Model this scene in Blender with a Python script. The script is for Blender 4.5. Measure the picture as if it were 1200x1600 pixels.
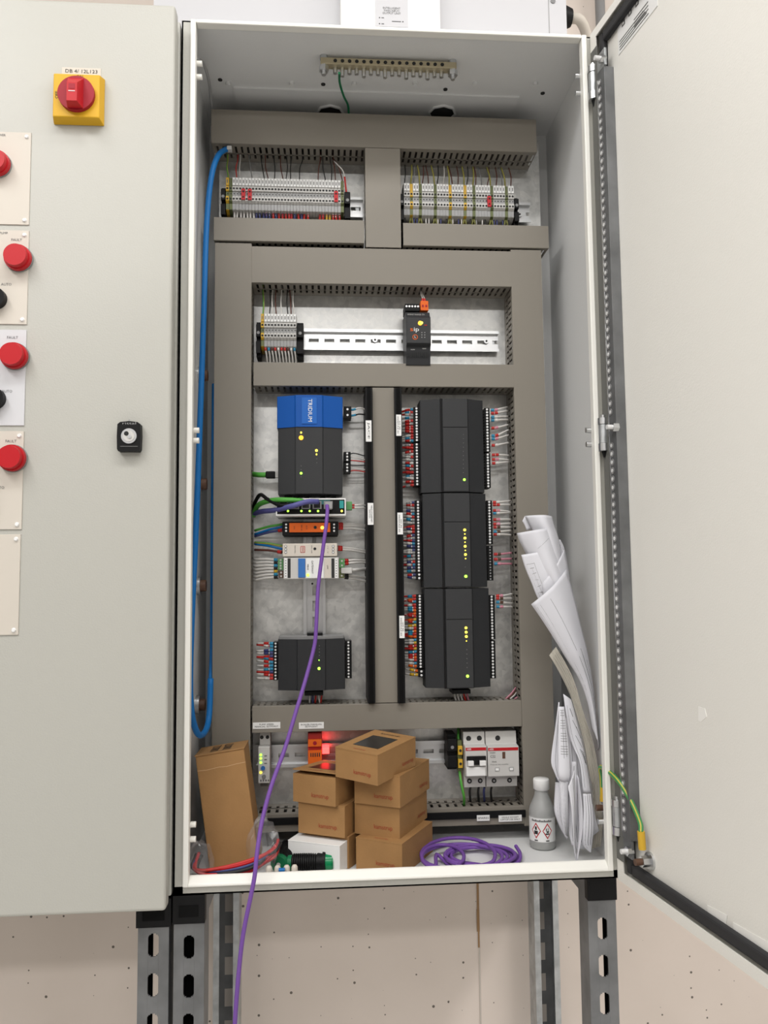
import bpy, math, random
from mathutils import Vector, Matrix
random.seed(7)
for o in list(bpy.data.objects): bpy.data.objects.remove(o)
C = bpy.context.scene.collection
S = bpy.context.scene
pi = math.pi
# ------------------------------------------------------------------ camera
F_PX = 1250.0
CAM = Vector((-0.0998, -1.0806, 0.4067)); YA, PT, RO = 0.0747, 0.0805, -0.0106
_r = Vector((math.cos(YA), -math.sin(YA), 0))
_f = Vector((math.sin(YA)*math.cos(PT), math.cos(YA)*math.cos(PT), math.sin(PT)))
_u = Vector((-math.sin(YA)*math.sin(PT), -math.cos(YA)*math.sin(PT), math.cos(PT)))
IX = _r*math.cos(RO) + _u*math.sin(RO)
IU = _u*math.cos(RO) - _r*math.sin(RO)
cd = bpy.data.cameras.new('camera'); cam = bpy.data.objects.new('camera', cd); C.objects.link(cam)
cd.sensor_fit = 'HORIZONTAL'; cd.sensor_width = 36; cd.lens = 36*F_PX/1200; cd.clip_start = 0.01
cam.matrix_world = Matrix(((IX.x, IU.x, -_f.x, CAM.x), (IX.y, IU.y, -_f.y, CAM.y), (IX.z, IU.z, -_f.z, CAM.z), (0, 0, 0, 1)))
S.camera = cam
# ------------------------------------------------------------------ light and exposure
S.view_settings.view_transform = 'Standard'; S.view_settings.look = 'None'
S.view_settings.gamma = 1; S.view_settings.use_curve_mapping = False
S.view_settings.exposure = 0.43
wd = bpy.data.worlds.new('world'); S.world = wd; wd.use_nodes = True
wd.node_tree.nodes['Background'].inputs[0].default_value = (1, 1, 1, 1)
wd.node_tree.nodes['Background'].inputs[1].default_value = 0.3
def area(name, loc, target, sx, sy, power, col=(1, 1, 1)):
    l = bpy.data.lights.new(name, 'AREA'); l.shape = 'RECTANGLE'; l.size = sx; l.size_y = sy; l.energy = power; l.color = col
    o = bpy.data.objects.new(name, l); C.objects.link(o); o.location = loc
    d = Vector(target) - Vector(loc); o.rotation_euler = d.to_track_quat('-Z', 'Y').to_euler(); return o
area('ceiling_strip_light', (-1.15, -1.35, 1.86), (-1.15, -1.35, 0), 0.3, 1.5, 20, (1.0, 0.985, 0.97))
area('ceiling_strip_light_near', (0.0, -0.85, 1.86), (0.0, -0.85, 0), 1.3, 0.25, 13, (1.0, 0.985, 0.97))
area('ceiling_strip_light_rear', (-0.35, -3.0, 1.86), (-0.35, -3.0, 0), 2.4, 0.3, 37, (1.0, 0.98, 0.96))
area('added_light_right', (1.5, -0.9, 1.86), (1.5, -0.9, 0), 0.3, 1.3, 24, (1.0, 0.97, 0.95))  # unseen lamp added to brighten the wall at lower right

# ------------------------------------------------------------------ pixel of the photo -> point on a known plane
def ray(px, py): return _f + IX*((px-600)/F_PX) - IU*((py-800)/F_PX)
def w(px, py, y): r = ray(px, py); return CAM + r*((y-CAM.y)/r.y)
def wz(px, py, z): r = ray(px, py); return CAM + r*((z-CAM.z)/r.z)
def R4(a, b, c, d, y):
    """x0,x1,z0,z1 of an upright rectangle on the plane y"""
    mx, my = (a+c)/2, (b+d)/2
    return w(a, my, y).x, w(c, my, y).x, w(mx, d, y).z, w(mx, b, y).z

# ------------------------------------------------------------------ materials
def mat(name, col, rough=0.5, metal=0.0, noise=None, bump=None, emit=None, trans=0, alpha=1, coat=0, ior=1.45, spec=.5):
    m = bpy.data.materials.new(name); m.use_nodes = True; nt = m.node_tree; b = nt.nodes['Principled BSDF']
    b.inputs['Base Color'].default_value = (*col, 1); b.inputs['Roughness'].default_value = rough; b.inputs['Metallic'].default_value = metal
    b.inputs['Transmission Weight'].default_value = trans; b.inputs['Alpha'].default_value = alpha; b.inputs['Coat Weight'].default_value = coat
    b.inputs['IOR'].default_value = ior; b.inputs['Specular IOR Level'].default_value = spec
    if emit: b.inputs['Emission Color'].default_value = (*emit[0], 1); b.inputs['Emission Strength'].default_value = emit[1]
    tc = nt.nodes.new('ShaderNodeTexCoord')
    if noise:
        sc, amt = noise
        n = nt.nodes.new('ShaderNodeTexNoise'); n.inputs['Scale'].default_value = sc; n.inputs['Detail'].default_value = 5
        mp = nt.nodes.new('ShaderNodeMapRange'); mp.inputs['To Min'].default_value = 1-amt; mp.inputs['To Max'].default_value = 1+amt
        mp.inputs['From Min'].default_value = .3; mp.inputs['From Max'].default_value = .7
        mx = nt.nodes.new('ShaderNodeMix'); mx.data_type = 'RGBA'; mx.blend_type = 'MULTIPLY'; mx.inputs['Factor'].default_value = 1
        nt.links.new(tc.outputs['Object'], n.inputs['Vector']); nt.links.new(n.outputs['Fac'], mp.inputs['Value'])
        mx.inputs['A'].default_value = (*col, 1); nt.links.new(mp.outputs['Result'], mx.inputs['B']); nt.links.new(mx.outputs['Result'], b.inputs['Base Color'])
    if bump:
        sc, st = bump
        n2 = nt.nodes.new('ShaderNodeTexNoise'); n2.inputs['Scale'].default_value = sc; n2.inputs['Detail'].default_value = 3
        bp = nt.nodes.new('ShaderNodeBump'); bp.inputs['Strength'].default_value = st; bp.inputs['Distance'].default_value = 0.002
        nt.links.new(tc.outputs['Object'], n2.inputs['Vector']); nt.links.new(n2.outputs['Fac'], bp.inputs['Height']); nt.links.new(bp.outputs['Normal'], b.inputs['Normal'])
    return m
M = {}
def dm(k, *a, **kw): M[k] = mat(k, *a, **kw)
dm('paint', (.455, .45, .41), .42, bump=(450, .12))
dm('paint_rim_lit', (.84, .83, .78), .4)  # same paint as the inside, the light on it put into the colour
dm('paint_in_shaded', (.70, .705, .70), .45, bump=(450, .12))  # same paint as the rim, darker to stand for interior shade
dm('paint_door', (.80, .785, .735), .4, bump=(450, .10))
dm('duct', (.22, .20, .168), .5, noise=(3, .03))
dm('duct_dark', (.20, .185, .165), .6)
dm('black', (.006, .006, .0065), .5, spec=.22)
dm('black_matte', (.006, .006, .006), .8, spec=.1)
dm('device_dark', (.028, .029, .031), .5, spec=.25, bump=(900, .1))
dm('device_dark2', (.040, .041, .043), .5, spec=.25, bump=(900, .1))
dm('device_blue', (.008, .085, .36), .45, spec=.25)
dm('blue_logo', (.015, .12, .45), .35, spec=.3)
dm('blue_cable', (.008, .15, .44), .45, spec=.3)
dm('blue', (.03, .15, .45), .45)
dm('blue_ferrule', (.03, .25, .42), .45)
dm('navy', (.05, .06, .18), .5)
dm('white', (.80, .80, .79), .5)
dm('plate_white', (.60, .555, .49), .5, spec=.3)
dm('plate_cool', (.60, .60, .62), .5, spec=.3)
dm('wire_white', (.66, .64, .61), .5)
dm('grey', (.32, .32, .32), .5)
dm('grey_light', (.55, .54, .52), .5)
dm('grey_mid', (.22, .22, .22), .5)
dm('beige', (.62, .57, .50), .5)
dm('olive', (.12, .14, .05), .5)
dm('yellow', (.62, .38, .03), .45)
dm('yellow_switch', (.66, .38, .02), .45, spec=.3)
dm('red', (.46, .012, .018), .4, spec=.3)
dm('red_deep', (.32, .012, .025), .5, spec=.3)
dm('red_sleeve', (.50, .03, .025), .5)
dm('pink_wire', (.60, .25, .32), .5)
dm('orange', (.72, .13, .015), .5, spec=.3)
dm('green', (.008, .15, .06), .45, spec=.3)
dm('flange_shade_grey', (.13, .13, .12), .7)
dm('wire_yellow', (.34, .31, .07), .5)
dm('lead_yellow', (.50, .42, .05), .45)
dm('lead_green', (.06, .27, .09), .45)
dm('green_cable', (.08, .35, .05), .45)
dm('green_plug', (.10, .28, .10), .5)
dm('teal', (.02, .28, .27), .45)
dm('teal_dark', (.02, .12, .12), .45)
dm('purple', (.17, .075, .33), .45, spec=.3)
dm('violet_blue', (.09, .09, .28), .45)
dm('brown_wire', (.10, .03, .02), .5)
dm('brown_cap', (.10, .05, .03), .5)
dm('steel', (.62, .63, .64), .3, 1.0)
dm('zinc', (.50, .52, .53), .42, .85, noise=(60, .18))
dm('zinc_dark', (.20, .205, .21), .55, .7, noise=(25, .2))
dm('rail_metal', (.66, .67, .68), .3, .9)
dm('brass', (.50, .44, .30), .42, .7)
dm('card', (.33, .178, .066), .75, noise=(40, .05), bump=(300, .1))
dm('card_edge', (.52, .33, .17), .8)
dm('card_print', (.33, .045, .02), .7)
dm('ink', (.02, .02, .02), .6)
dm('ink_soft', (.12, .12, .12), .6)
dm('paper', (.70, .70, .745), .7)
dm('paper_warm', (.46, .43, .37), .75)
dm('window_film', (.02, .018, .016), .3, spec=.3)
dm('concrete_plain', (.55, .50, .45), .8)
dm('rust', (.33, .20, .10), .85)
dm('rubber', (.025, .025, .027), .7)
dm('green_lens', (.006, .22, .08), .2, spec=.5)
dm('tape', (.88, .87, .83), .35)
dm('led_green', (.2, .8, .1), .3, emit=((.40, 1, .06), 1.6))
dm('led_yellow', (.9, .8, .1), .3, emit=((1, .80, .06), 1.8))
dm('led_orange', (1, .5, .05), .3, emit=((1, .36, .01), 1.6))
dm('led_red', (1, .1, .05), .3, emit=((1, .03, .03), 5))
dm('led_off', (.10, .10, .10), .4)
dm('screw_white', (.80, .80, .80), .35, .2)
dm('hole', (.02, .02, .02), .8)
dm('liquid', (.30, .28, .18), .2)
dm('bag_film', (.55, .55, .57), .06, alpha=.13, coat=1)
# bottle plastic
dm('bottle_plastic', (.60, .61, .60), .35, trans=.45)
dm('floor_paint', (.58, .57, .55), .5)
dm('ceiling_paint', (.8, .8, .78), .8)
dm('wall_dark', (.30, .29, .28), .8)
dm('wall_paint', (.80, .79, .77), .8)
# concrete with air holes, mould seams and stains
def concrete():
    m = bpy.data.materials.new('concrete'); m.use_nodes = True; nt = m.node_tree; b = nt.nodes['Principled BSDF']; L = nt.links.new
    tc = nt.nodes.new('ShaderNodeTexCoord'); n = nt.nodes.new('ShaderNodeTexNoise'); n.inputs['Scale'].default_value = 3.5; n.inputs['Detail'].default_value = 8
    L(tc.outputs['Object'], n.inputs['Vector'])
    cr = nt.nodes.new('ShaderNodeValToRGB'); cr.color_ramp.elements[0].position = .3; cr.color_ramp.elements[0].color = (.67, .59, .525, 1)
    cr.color_ramp.elements[1].position = .7; cr.color_ramp.elements[1].color = (.75, .665, .60, 1); L(n.outputs['Fac'], cr.inputs['Fac'])
    sx = nt.nodes.new('ShaderNodeSeparateXYZ'); L(tc.outputs['Object'], sx.inputs[0]); cx_ = nt.nodes.new('ShaderNodeCombineXYZ'); L(sx.outputs['X'], cx_.inputs['X']); L(sx.outputs['Z'], cx_.inputs['Y'])
    v = nt.nodes.new('ShaderNodeTexVoronoi'); v.voronoi_dimensions = '2D'; v.inputs['Scale'].default_value = 38; L(cx_.outputs[0], v.inputs['Vector'])
    sc_ = nt.nodes.new('ShaderNodeSeparateColor'); L(v.outputs['Color'], sc_.inputs['Color'])
    pw = nt.nodes.new('ShaderNodeMath'); pw.operation = 'POWER'; L(sc_.outputs[0], pw.inputs[0]); pw.inputs[1].default_value = 5
    mr = nt.nodes.new('ShaderNodeMath'); mr.operation = 'MULTIPLY_ADD'; L(pw.outputs[0], mr.inputs[0]); mr.inputs[1].default_value = .115; mr.inputs[2].default_value = -.022
    lt = nt.nodes.new('ShaderNodeMath'); lt.operation = 'LESS_THAN'; L(v.outputs['Distance'], lt.inputs[0]); L(mr.outputs[0], lt.inputs[1])
    mx = nt.nodes.new('ShaderNodeMix'); mx.data_type = 'RGBA'; L(lt.outputs[0], mx.inputs['Factor']); L(cr.outputs['Color'], mx.inputs['A']); mx.inputs['B'].default_value = (.14, .12, .10, 1)
    L(mx.outputs['Result'], b.inputs['Base Color']); b.inputs['Roughness'].default_value = .75
    bp = nt.nodes.new('ShaderNodeBump'); bp.inputs['Strength'].default_value = .15; bp.inputs['Distance'].default_value = .004; L(n.outputs['Fac'], bp.inputs['Height']); L(bp.outputs['Normal'], b.inputs['Normal'])
    return m
M['concrete'] = concrete()
def galv():
    m = bpy.data.materials.new('galvanised'); m.use_nodes = True; nt = m.node_tree; b = nt.nodes['Principled BSDF']; L = nt.links.new
    tc = nt.nodes.new('ShaderNodeTexCoord'); v = nt.nodes.new('ShaderNodeTexVoronoi'); v.inputs['Scale'].default_value = 130; L(tc.outputs['Object'], v.inputs['Vector'])
    n = nt.nodes.new('ShaderNodeTexNoise'); n.inputs['Scale'].default_value = 45; n.inputs['Detail'].default_value = 4; L(tc.outputs['Object'], n.inputs['Vector'])
    a = nt.nodes.new('ShaderNodeSeparateColor'); L(v.outputs['Color'], a.inputs['Color'])
    ad = nt.nodes.new('ShaderNodeMath'); ad.operation = 'MULTIPLY_ADD'; L(a.outputs[0], ad.inputs[0]); ad.inputs[1].default_value = .25; L(n.outputs['Fac'], ad.inputs[2])
    cr = nt.nodes.new('ShaderNodeValToRGB'); cr.color_ramp.elements[0].position = .35; cr.color_ramp.elements[0].color = (.50, .505, .50, 1); cr.color_ramp.elements[1].position = .85; cr.color_ramp.elements[1].color = (.74, .74, .72, 1)
    L(ad.outputs[0], cr.inputs['Fac']); L(cr.outputs['Color'], b.inputs['Base Color']); b.inputs['Metallic'].default_value = .85
    mr = nt.nodes.new('ShaderNodeMapRange'); mr.inputs['To Min'].default_value = .30; mr.inputs['To Max'].default_value = .44; L(ad.outputs[0], mr.inputs['Value']); L(mr.outputs['Result'], b.inputs['Roughness'])
    return m
M['galv'] = galv()

# ------------------------------------------------------------------ mesh builder
TXT = {}
def text_mesh(body, align='CENTER'):
    if (body, align) in TXT: return TXT[(body, align)]
    cu = bpy.data.curves.new('lettering', 'FONT'); cu.body = body; cu.align_x = align; cu.align_y = 'CENTER'; cu.resolution_u = 2; cu.space_line = .95
    ob = bpy.data.objects.new('lettering', cu); C.objects.link(ob); dg = bpy.context.evaluated_depsgraph_get()
    me = bpy.data.meshes.new_from_object(ob.evaluated_get(dg))
    r = ([v.co.copy() for v in me.vertices], [tuple(p.vertices) for p in me.polygons])
    bpy.data.objects.remove(ob); bpy.data.meshes.remove(me); TXT[(body, align)] = r; return r
class MB:
    def __init__(s, mtx=None): s.v = []; s.f = []; s.m = []; s.sm = []; s.mats = []; s.mtx = mtx
    def mi(s, k):
        if k not in s.mats: s.mats.append(k)
        return s.mats.index(k)
    def add(s, vs, fs, k, smooth=False):
        b = len(s.v); i = s.mi(k)
        s.v += [Vector(p) for p in vs]
        for f in fs: s.f.append(tuple(b+q for q in f)); s.m.append(i); s.sm.append(smooth)
        return s
    def box(s, x0, x1, y0, y1, z0, z1, k):
        if x0 > x1: x0, x1 = x1, x0
        if y0 > y1: y0, y1 = y1, y0
        if z0 > z1: z0, z1 = z1, z0
        vs = [(x0,y0,z0),(x1,y0,z0),(x1,y1,z0),(x0,y1,z0),(x0,y0,z1),(x1,y0,z1),(x1,y1,z1),(x0,y1,z1)]
        return s.add(vs, [(0,3,2,1),(4,5,6,7),(0,1,5,4),(1,2,6,5),(2,3,7,6),(3,0,4,7)], k)
    def prism(s, prof, axis, a, b, k, smooth=False):
        """prof: 2d points; axis x: (y,z); y: (x,z); z: (x,y)"""
        n = len(prof)
        def P(t, q):
            return {'x': (t, q[0], q[1]), 'y': (q[0], t, q[1]), 'z': (q[0], q[1], t)}[axis]
        vs = [P(a, q) for q in prof] + [P(b, q) for q in prof]
        fs = [(i, (i+1) % n, n+(i+1) % n, n+i) for i in range(n)]
        s.add(vs, fs, k, smooth); s.add(vs, [tuple(range(n))[::-1], tuple(range(n, 2*n))], k); return s
    def cyl(s, p0, p1, r, k, n=12, r2=None, smooth=True):
        p0 = Vector(p0); p1 = Vector(p1); r2 = r if r2 is None else r2; d = (p1-p0).normalized()
        a = d.orthogonal().normalized(); b = d.cross(a)
        vs = [p0+(a*math.cos(2*pi*i/n)+b*math.sin(2*pi*i/n))*r for i in range(n)] + [p1+(a*math.cos(2*pi*i/n)+b*math.sin(2*pi*i/n))*r2 for i in range(n)]
        s.add(vs, [(i, (i+1) % n, n+(i+1) % n, n+i) for i in range(n)], k, smooth and n > 6)
        s.add(vs, [tuple(range(n))[::-1], tuple(range(n, 2*n))], k); return s
    def tube(s, pts, r, k, n=8, ks=None):
        pts = [Vector(p) for p in pts]; m = len(pts); vs = []; a = None
        for i, p in enumerate(pts):
            d = (pts[min(i+1, m-1)]-pts[max(i-1, 0)]).normalized()
            if a is None: a = d.orthogonal().normalized()
            a = (a-d*a.dot(d)).normalized(); b = d.cross(a)
            vs += [p+(a*math.cos(2*pi*j/n)+b*math.sin(2*pi*j/n))*r for j in range(n)]
        for j in range(n):
            kk = ks[j % len(ks)] if ks else k
            s.add([], [], kk)
            base = len(s.v)
        base = len(s.v); s.v += vs
        for j in range(n):
            i_ = s.mi(ks[j % len(ks)] if ks else k)
            for i in range(m-1):
                s.f.append((base+i*n+j, base+i*n+(j+1) % n, base+(i+1)*n+(j+1) % n, base+(i+1)*n+j)); s.m.append(i_); s.sm.append(True)
        for q in (0, m-1):
            s.f.append(tuple(base+q*n+j for j in range(n))); s.m.append(s.mi(ks[0] if ks else k)); s.sm.append(False)
        return s
    def lathe(s, prof, c, k, n=24):
        vs = [(c[0]+r*math.cos(2*pi*j/n), c[1]+r*math.sin(2*pi*j/n), c[2]+z) for r, z in prof for j in range(n)]
        return s.add(vs, [(i*n+j, i*n+(j+1) % n, (i+1)*n+(j+1) % n, (i+1)*n+j) for i in range(len(prof)-1) for j in range(n)], k, True)
    def disc(s, c, r, k, n=10, nrm=(0, -1, 0), th=.0004, hexa=False):
        c = Vector(c); d = Vector(nrm).normalized(); return s.cyl(c, c+d*th, r, k, n)
    def text(s, body, c, h, k, right=(1, 0, 0), up=(0, 0, 1), align='CENTER', fit=None):
        vs, fs = text_mesh(body, align); right = Vector(right).normalized(); up = Vector(up).normalized(); nrm = right.cross(up)
        sx = h/.72
        if fit and vs:
            wd_ = max(v.x for v in vs)-min(v.x for v in vs)
            fx = fit/wd_
        else: fx = sx
        c = Vector(c)+nrm*.0003
        return s.add([c+right*v.x*fx+up*v.y*sx for v in vs], fs, k)
    def build(s, name, parent=None, bevel=0, seg=2, solid=0, sub=0):
        me = bpy.data.meshes.new(name)
        vs = [s.mtx @ v for v in s.v] if s.mtx else s.v
        off = parent_world(parent)
        me.from_pydata([tuple(v) for v in vs], [], s.f)
        for k in s.mats: me.materials.append(M[k])
        me.polygons.foreach_set('material_index', s.m); me.polygons.foreach_set('use_smooth', s.sm); me.update()
        o = bpy.data.objects.new(name, me); C.objects.link(o)
        if parent: o.parent = parent; o.location = -off
        if sub: md = o.modifiers.new('sub', 'SUBSURF'); md.levels = sub; md.render_levels = sub
        if solid: md = o.modifiers.new('thick', 'SOLIDIFY'); md.thickness = solid
        if bevel: md = o.modifiers.new('bevel', 'BEVEL'); md.width = bevel; md.segments = seg; md.limit_method = 'ANGLE'; md.angle_limit = .6
        return o
def parent_world(p):
    v = Vector((0, 0, 0))
    while p: v += p.location; p = p.parent
    return v
def tag(o, label, cat, group=None, kind=None):
    if label: o['label'] = label
    if cat: o['category'] = cat
    if group: o['group'] = group
    if kind: o['kind'] = kind
    return o
def thing(name, label, cat, loc, group=None):
    o = bpy.data.objects.new(name, None); o.empty_display_size = .02; C.objects.link(o); o.location = loc; return tag(o, label, cat, group)
def dup(root, loc, label, group=None):
    r = root.copy(); C.objects.link(r); r.location = loc; r['label'] = label
    if group: r['group'] = group
    for ch in list(root.children):
        c = ch.copy(); C.objects.link(c); c.parent = r
        for g in ch.children:
            d = g.copy(); C.objects.link(d); d.parent = c
    return r
ORD = ['first','second','third','fourth','fifth','sixth','seventh','eighth','ninth','tenth','eleventh','twelfth','thirteenth','fourteenth','fifteenth','sixteenth','seventeenth','eighteenth','nineteenth','twentieth']
def ordn(i):
    if i < 20: return ORD[i]
    t = {2: 'twenty', 3: 'thirty'}[(i+1)//10]
    return (t[:-1]+'ieth') if (i+1) % 10 == 0 else t+'-'+ORD[(i+1) % 10-1]
def smooth(pts, n=6):
    """Catmull-Rom through points"""
    P = [Vector(p) for p in pts]; P = [P[0]*2-P[1]] + P + [P[-1]*2-P[-2]]; out = []
    for i in range(1, len(P)-2):
        for j in range(n):
            t = j/n; a, b, c, d = P[i-1:i+3]
            out.append(.5*((2*b)+(c-a)*t+(2*a-5*b+4*c-d)*t*t+(3*b-a-3*c+d)*t**3))
    return out+[P[-2]]
def struct(o): o['kind'] = 'structure'; return o

# ================================================================== the room
FZ, CZ, YB = -0.95, 1.9, 0.312
struct(MB().box(-3, 2.5, YB, YB+.1, FZ, CZ, 'concrete').build('wall_back'))
struct(MB().box(-3, 2.5, -4, YB, FZ-.1, FZ, 'floor_paint').build('floor'))
struct(MB().box(-3, 2.5, -4, YB, CZ, CZ+.1, 'ceiling_paint').build('ceiling'))
struct(MB().box(-3.1, -3, -4, YB, FZ, CZ, 'wall_paint').build('wall_left'))
struct(MB().box(2.5, 2.6, -4, YB, FZ, CZ, 'wall_paint').build('wall_right'))
struct(MB().box(-3, 2.5, -4.1, -4, FZ, CZ, 'wall_dark').build('wall_front'))
# mould seam and rust run on the concrete
b = MB(); p = w(749, 1480, YB)
b.box(p.x-.0012, p.x+.0012, YB-.0012, YB, FZ, 0.1, 'concrete_plain')
o = b.build('trim_1'); struct(o)
b = MB()
for i_, (pz0, pz1, wd_) in enumerate(((1376, 1420, .0022), (1420, 1455, .0030), (1455, 1480, .0016))):
    b.box(p.x-wd_-.0008, p.x+wd_*.3, YB-.0015, YB-.0012, w(749, pz1, YB).z, w(749, pz0, YB).z, 'rust')
struct(b.build('trim_2'))

# ================================================================== main enclosure
X0, X1, ZT = -0.2965, 0.300, 1.190
BK, PL, DF = 0.264, 0.222, 0.162      # back wall, mounting plate, front of the trunking
enc = thing('electrical_enclosure', 'open tall light grey steel control cabinet on strut legs, full of wired modules', 'cabinet', (0, .13, 0))
t = .002
b = MB()
b.box(X0, X1, BK, BK+t, 0, ZT, 'paint_in_shaded')
b.box(X0, X0+t, .004, BK, 0, ZT, 'paint_in_shaded'); b.box(X1-t, X1, .004, BK, 0, ZT, 'paint_in_shaded')
b.box(X0+t, X1-t, .004, BK, 0, t, 'paint_in_shaded'); b.box(X0+t, X1-t, .004, BK, ZT-t, ZT, 'paint_in_shaded')
# front gutter band
g = .0125
b.box(X0, X0+g, .004, .006, 0, ZT, 'paint'); b.box(X1-g-.002, X1, .004, .006, 0, ZT, 'paint'); b.box(X0, X1, .004, .006, 0, g-.002, 'paint')
b.build('body', enc)
b = MB(); xa, xb, za, zb = -.284, .2842, .0105, ZT
lt = .0075
b.box(xa, xa+lt, -.001, .013, za, zb, 'paint_rim_lit'); b.box(xb-lt, xb, -.001, .013, za, zb, 'paint_rim_lit')
b.prism([(-.001, za), (.013, za), (.013, za+.0115), (.009, za+.0115), (-.001, za+.0035)], 'x', xa+lt, xb-lt, 'paint_rim_lit'); b.box(xa+lt, xb-lt, -.001, .013, zb-.0055, zb, 'paint_rim_lit')
b.build('sealing_rim', enc, bevel=.0015)
plx1 = w(844, 320, PL).x
b = MB(); b.box(-.272, plx1, PL, PL+.003, .03, 1.155, 'galv'); b.build('mounting_plate', enc)
# ceiling gland plate
b = MB(); a_ = wz(365, 138, ZT-.003); c_ = wz(812, 150, ZT-.003)
b.box(a_.x, c_.x, a_.y-.003, .25, ZT-.0045, ZT-.002, 'paint_in_shaded')
for px in (357, 456, 553, 648, 742, 836):
    q = wz(px, 133, ZT-.004); b.cyl((q.x, q.y-.004, ZT-.002), (q.x, q.y-.004, ZT-.007), .0035, 'paint_in_shaded', 8)
for px, py in ((344, 126), (505, 133), (696, 141), (848, 147)):
    q = wz(px, py, ZT-.004); b.cyl((q.x, q.y, ZT-.002), (q.x, q.y, ZT-.0035), .0035, 'hole', 10)
b.build('gland_plate', enc)
for px, lab in ((516, 'left'), (692, 'right')):
    q = wz(px, 170, ZT-.004)
    b = MB(); b.lathe([(.024, 0), (.024, -.003), (.021, -.004), (.020, -.001)], (q.x, q.y+.010, ZT-.004), 'paint_in_shaded', 8)
    b.lathe([(.0205, -.001), (.0, -.001)], (q.x, q.y+.010, ZT-.005), 'hole', 8)
    gl = b.build('entry_collar', enc)
# hinge screws
def screw_pair(pts, side):
    for px, py in pts:
        p = w(px, py, .012); x = X1-t if side > 0 else X0+t
        xx = (xb-lt) if side > 0 else (xa+lt)
        MB().cyl((xx, .014, p.z), (xx-side*.007, .014, p.z), .004, 'paint_door' if side < 0 else 'steel', 8).build('hinge_screw', enc)
screw_pair([(906, 118), (907, 145), (926, 672), (926, 694), (944, 1284)], 1)
screw_pair([(306, 98), (306, 119), (303, 672), (302, 688), (299, 1289), (299, 1312)], -1)
# round cable grommets on the left wall
for py in (588, 757, 915, 1100):
    p = w(324, py, .17)
    b = MB(); b.cyl((X0+t, .165, p.z), (X0+.008, .165, p.z), .014, 'steel', 16); b.cyl((X0+.008, .165, p.z), (X0+.016, .165, p.z), .009, 'brown_cap', 8)
    b.build('blanking_plug', enc)
# earth stud on right wall
p = w(941, 1262, .03)
b = MB(); b.cyl((X1-t, .03, p.z), (X1-.018, .03, p.z), .006, 'steel', 6); b.cyl((X1-.018, .03, p.z), (X1-.027, .03, p.z), .0042, 'brown_cap', 10)
b.build('earth_stud', enc)
# door
P0 = Vector((.2895, 0, 0)); ud = Vector((.14, -.99, 0)).normalized(); nd = Vector((.99, .14, 0)).normalized()
DM = Matrix(((ud.x, nd.x, 0, P0.x), (ud.y, nd.y, 0, P0.y), (0, 0, 1, 0), (0, 0, 0, 1)))
def dpt(px, py, o):
    r = ray(px, py); q = P0+nd*o; s_ = (q-CAM).dot(nd)/r.dot(nd); P = CAM+r*s_
    return (P-P0).dot(ud), o, P.z
DW = .585
b = MB(DM)
b.box(0, DW, .0215, .023, 0, ZT, 'paint_door'); b.box(.0015, DW-.0015, .0120, .0215, .002, ZT-.002, 'paint_door')
for z0, z1 in ((0, .0015), (ZT-.0015, ZT)): b.box(0, DW, 0, .0215, z0, z1, 'paint_door')
for a0, a1 in ((0, .0015), (DW-.0015, DW)): b.box(a0, a1, 0, .0215, 0.0015, ZT-.0015, 'paint_door')
b.box(.0015, DW, 0, .0015, .0015, .013, 'paint_door'); b.box(.0015, DW, 0, .0015, ZT-.013, ZT-.0015, 'paint_door')
b.box(.0015, .016, 0, .0015, .013, ZT-.013, 'paint_door'); b.box(DW-.014, DW, 0, .0015, .013, ZT-.013, 'paint_door')
door = b.build('door', enc)
b = MB(DM)
gk = [(.022, .022), (DW-.03, .022), (DW-.03, ZT-.022), (.022, ZT-.022)]
b.box(.03, DW-.02, .003, .0118, .0145, .0295, 'rubber'); b.box(.03, DW-.02, .003, .0118, ZT-.0295, ZT-.0145, 'rubber')
b.box(.018, .03, .003, .0118, .0145, ZT-.0145, 'rubber'); b.box(DW-.032, DW-.02, .003, .0118, .0295, ZT-.0295, 'rubber')
b.build('gasket', door, bevel=.003)
b = MB(DM); b.box(.0022, .0212, -.0016, -.0001, .028, ZT-.03, 'flange_shade_grey'); b.build('hinge_side_shade_strip', door, bevel=.0006)  # thin dark strip over the door flange, its shade put into the colour
b = MB(DM)   # perforated stiffening rail
b.box(.0225, .043, -.003, .0118, .062, ZT-.075, 'zinc_dark')
b.box(.0215, .024, -.0036, -.003, .07, ZT-.085, 'steel')
k = 0
z = .075
while z < ZT-.09:
    if not (.585 < z < .625):
        b.cyl((.029, -.0030, z), (.029, -.0038, z), .0048, 'grey_mid', 10); b.cyl((.029, -.0038, z), (.029, -.0042, z), .0026, 'screw_white', 8)
    z += .0115
b.box(.024, .046, -.0032, .0, .040, .062, 'zinc_dark'); b.box(.024, .046, -.0032, 0, ZT-.075, ZT-.050, 'zinc')
b.build('stiffening_rail', door, bevel=.0008)
for py, zz in ((92, ZT-.064), (676, .604), (1330, .050)):
    b = MB(DM); b.cyl((.041, .0, zz), (.041, -.008, zz), .0062, 'steel', 6); b.cyl((.041, -.008, zz), (.041, -.016, zz), .0033, 'screw_white', 10)
    b.build('rail_bolt', door)
t_, _, z_ = dpt(1008, 1346, .004)
b = MB(DM); b.cyl((t_, .012, z_), (t_, .009, z_), .011, 'steel', 18); b.cyl((t_, .009, z_), (t_, -.001, z_), .0068, 'steel', 6); b.cyl((t_, -.001, z_), (t_, -.010, z_), .0042, 'brown_cap', 10)
b.build('door_earth_stud', door)
DS = (t_, z_)
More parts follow.
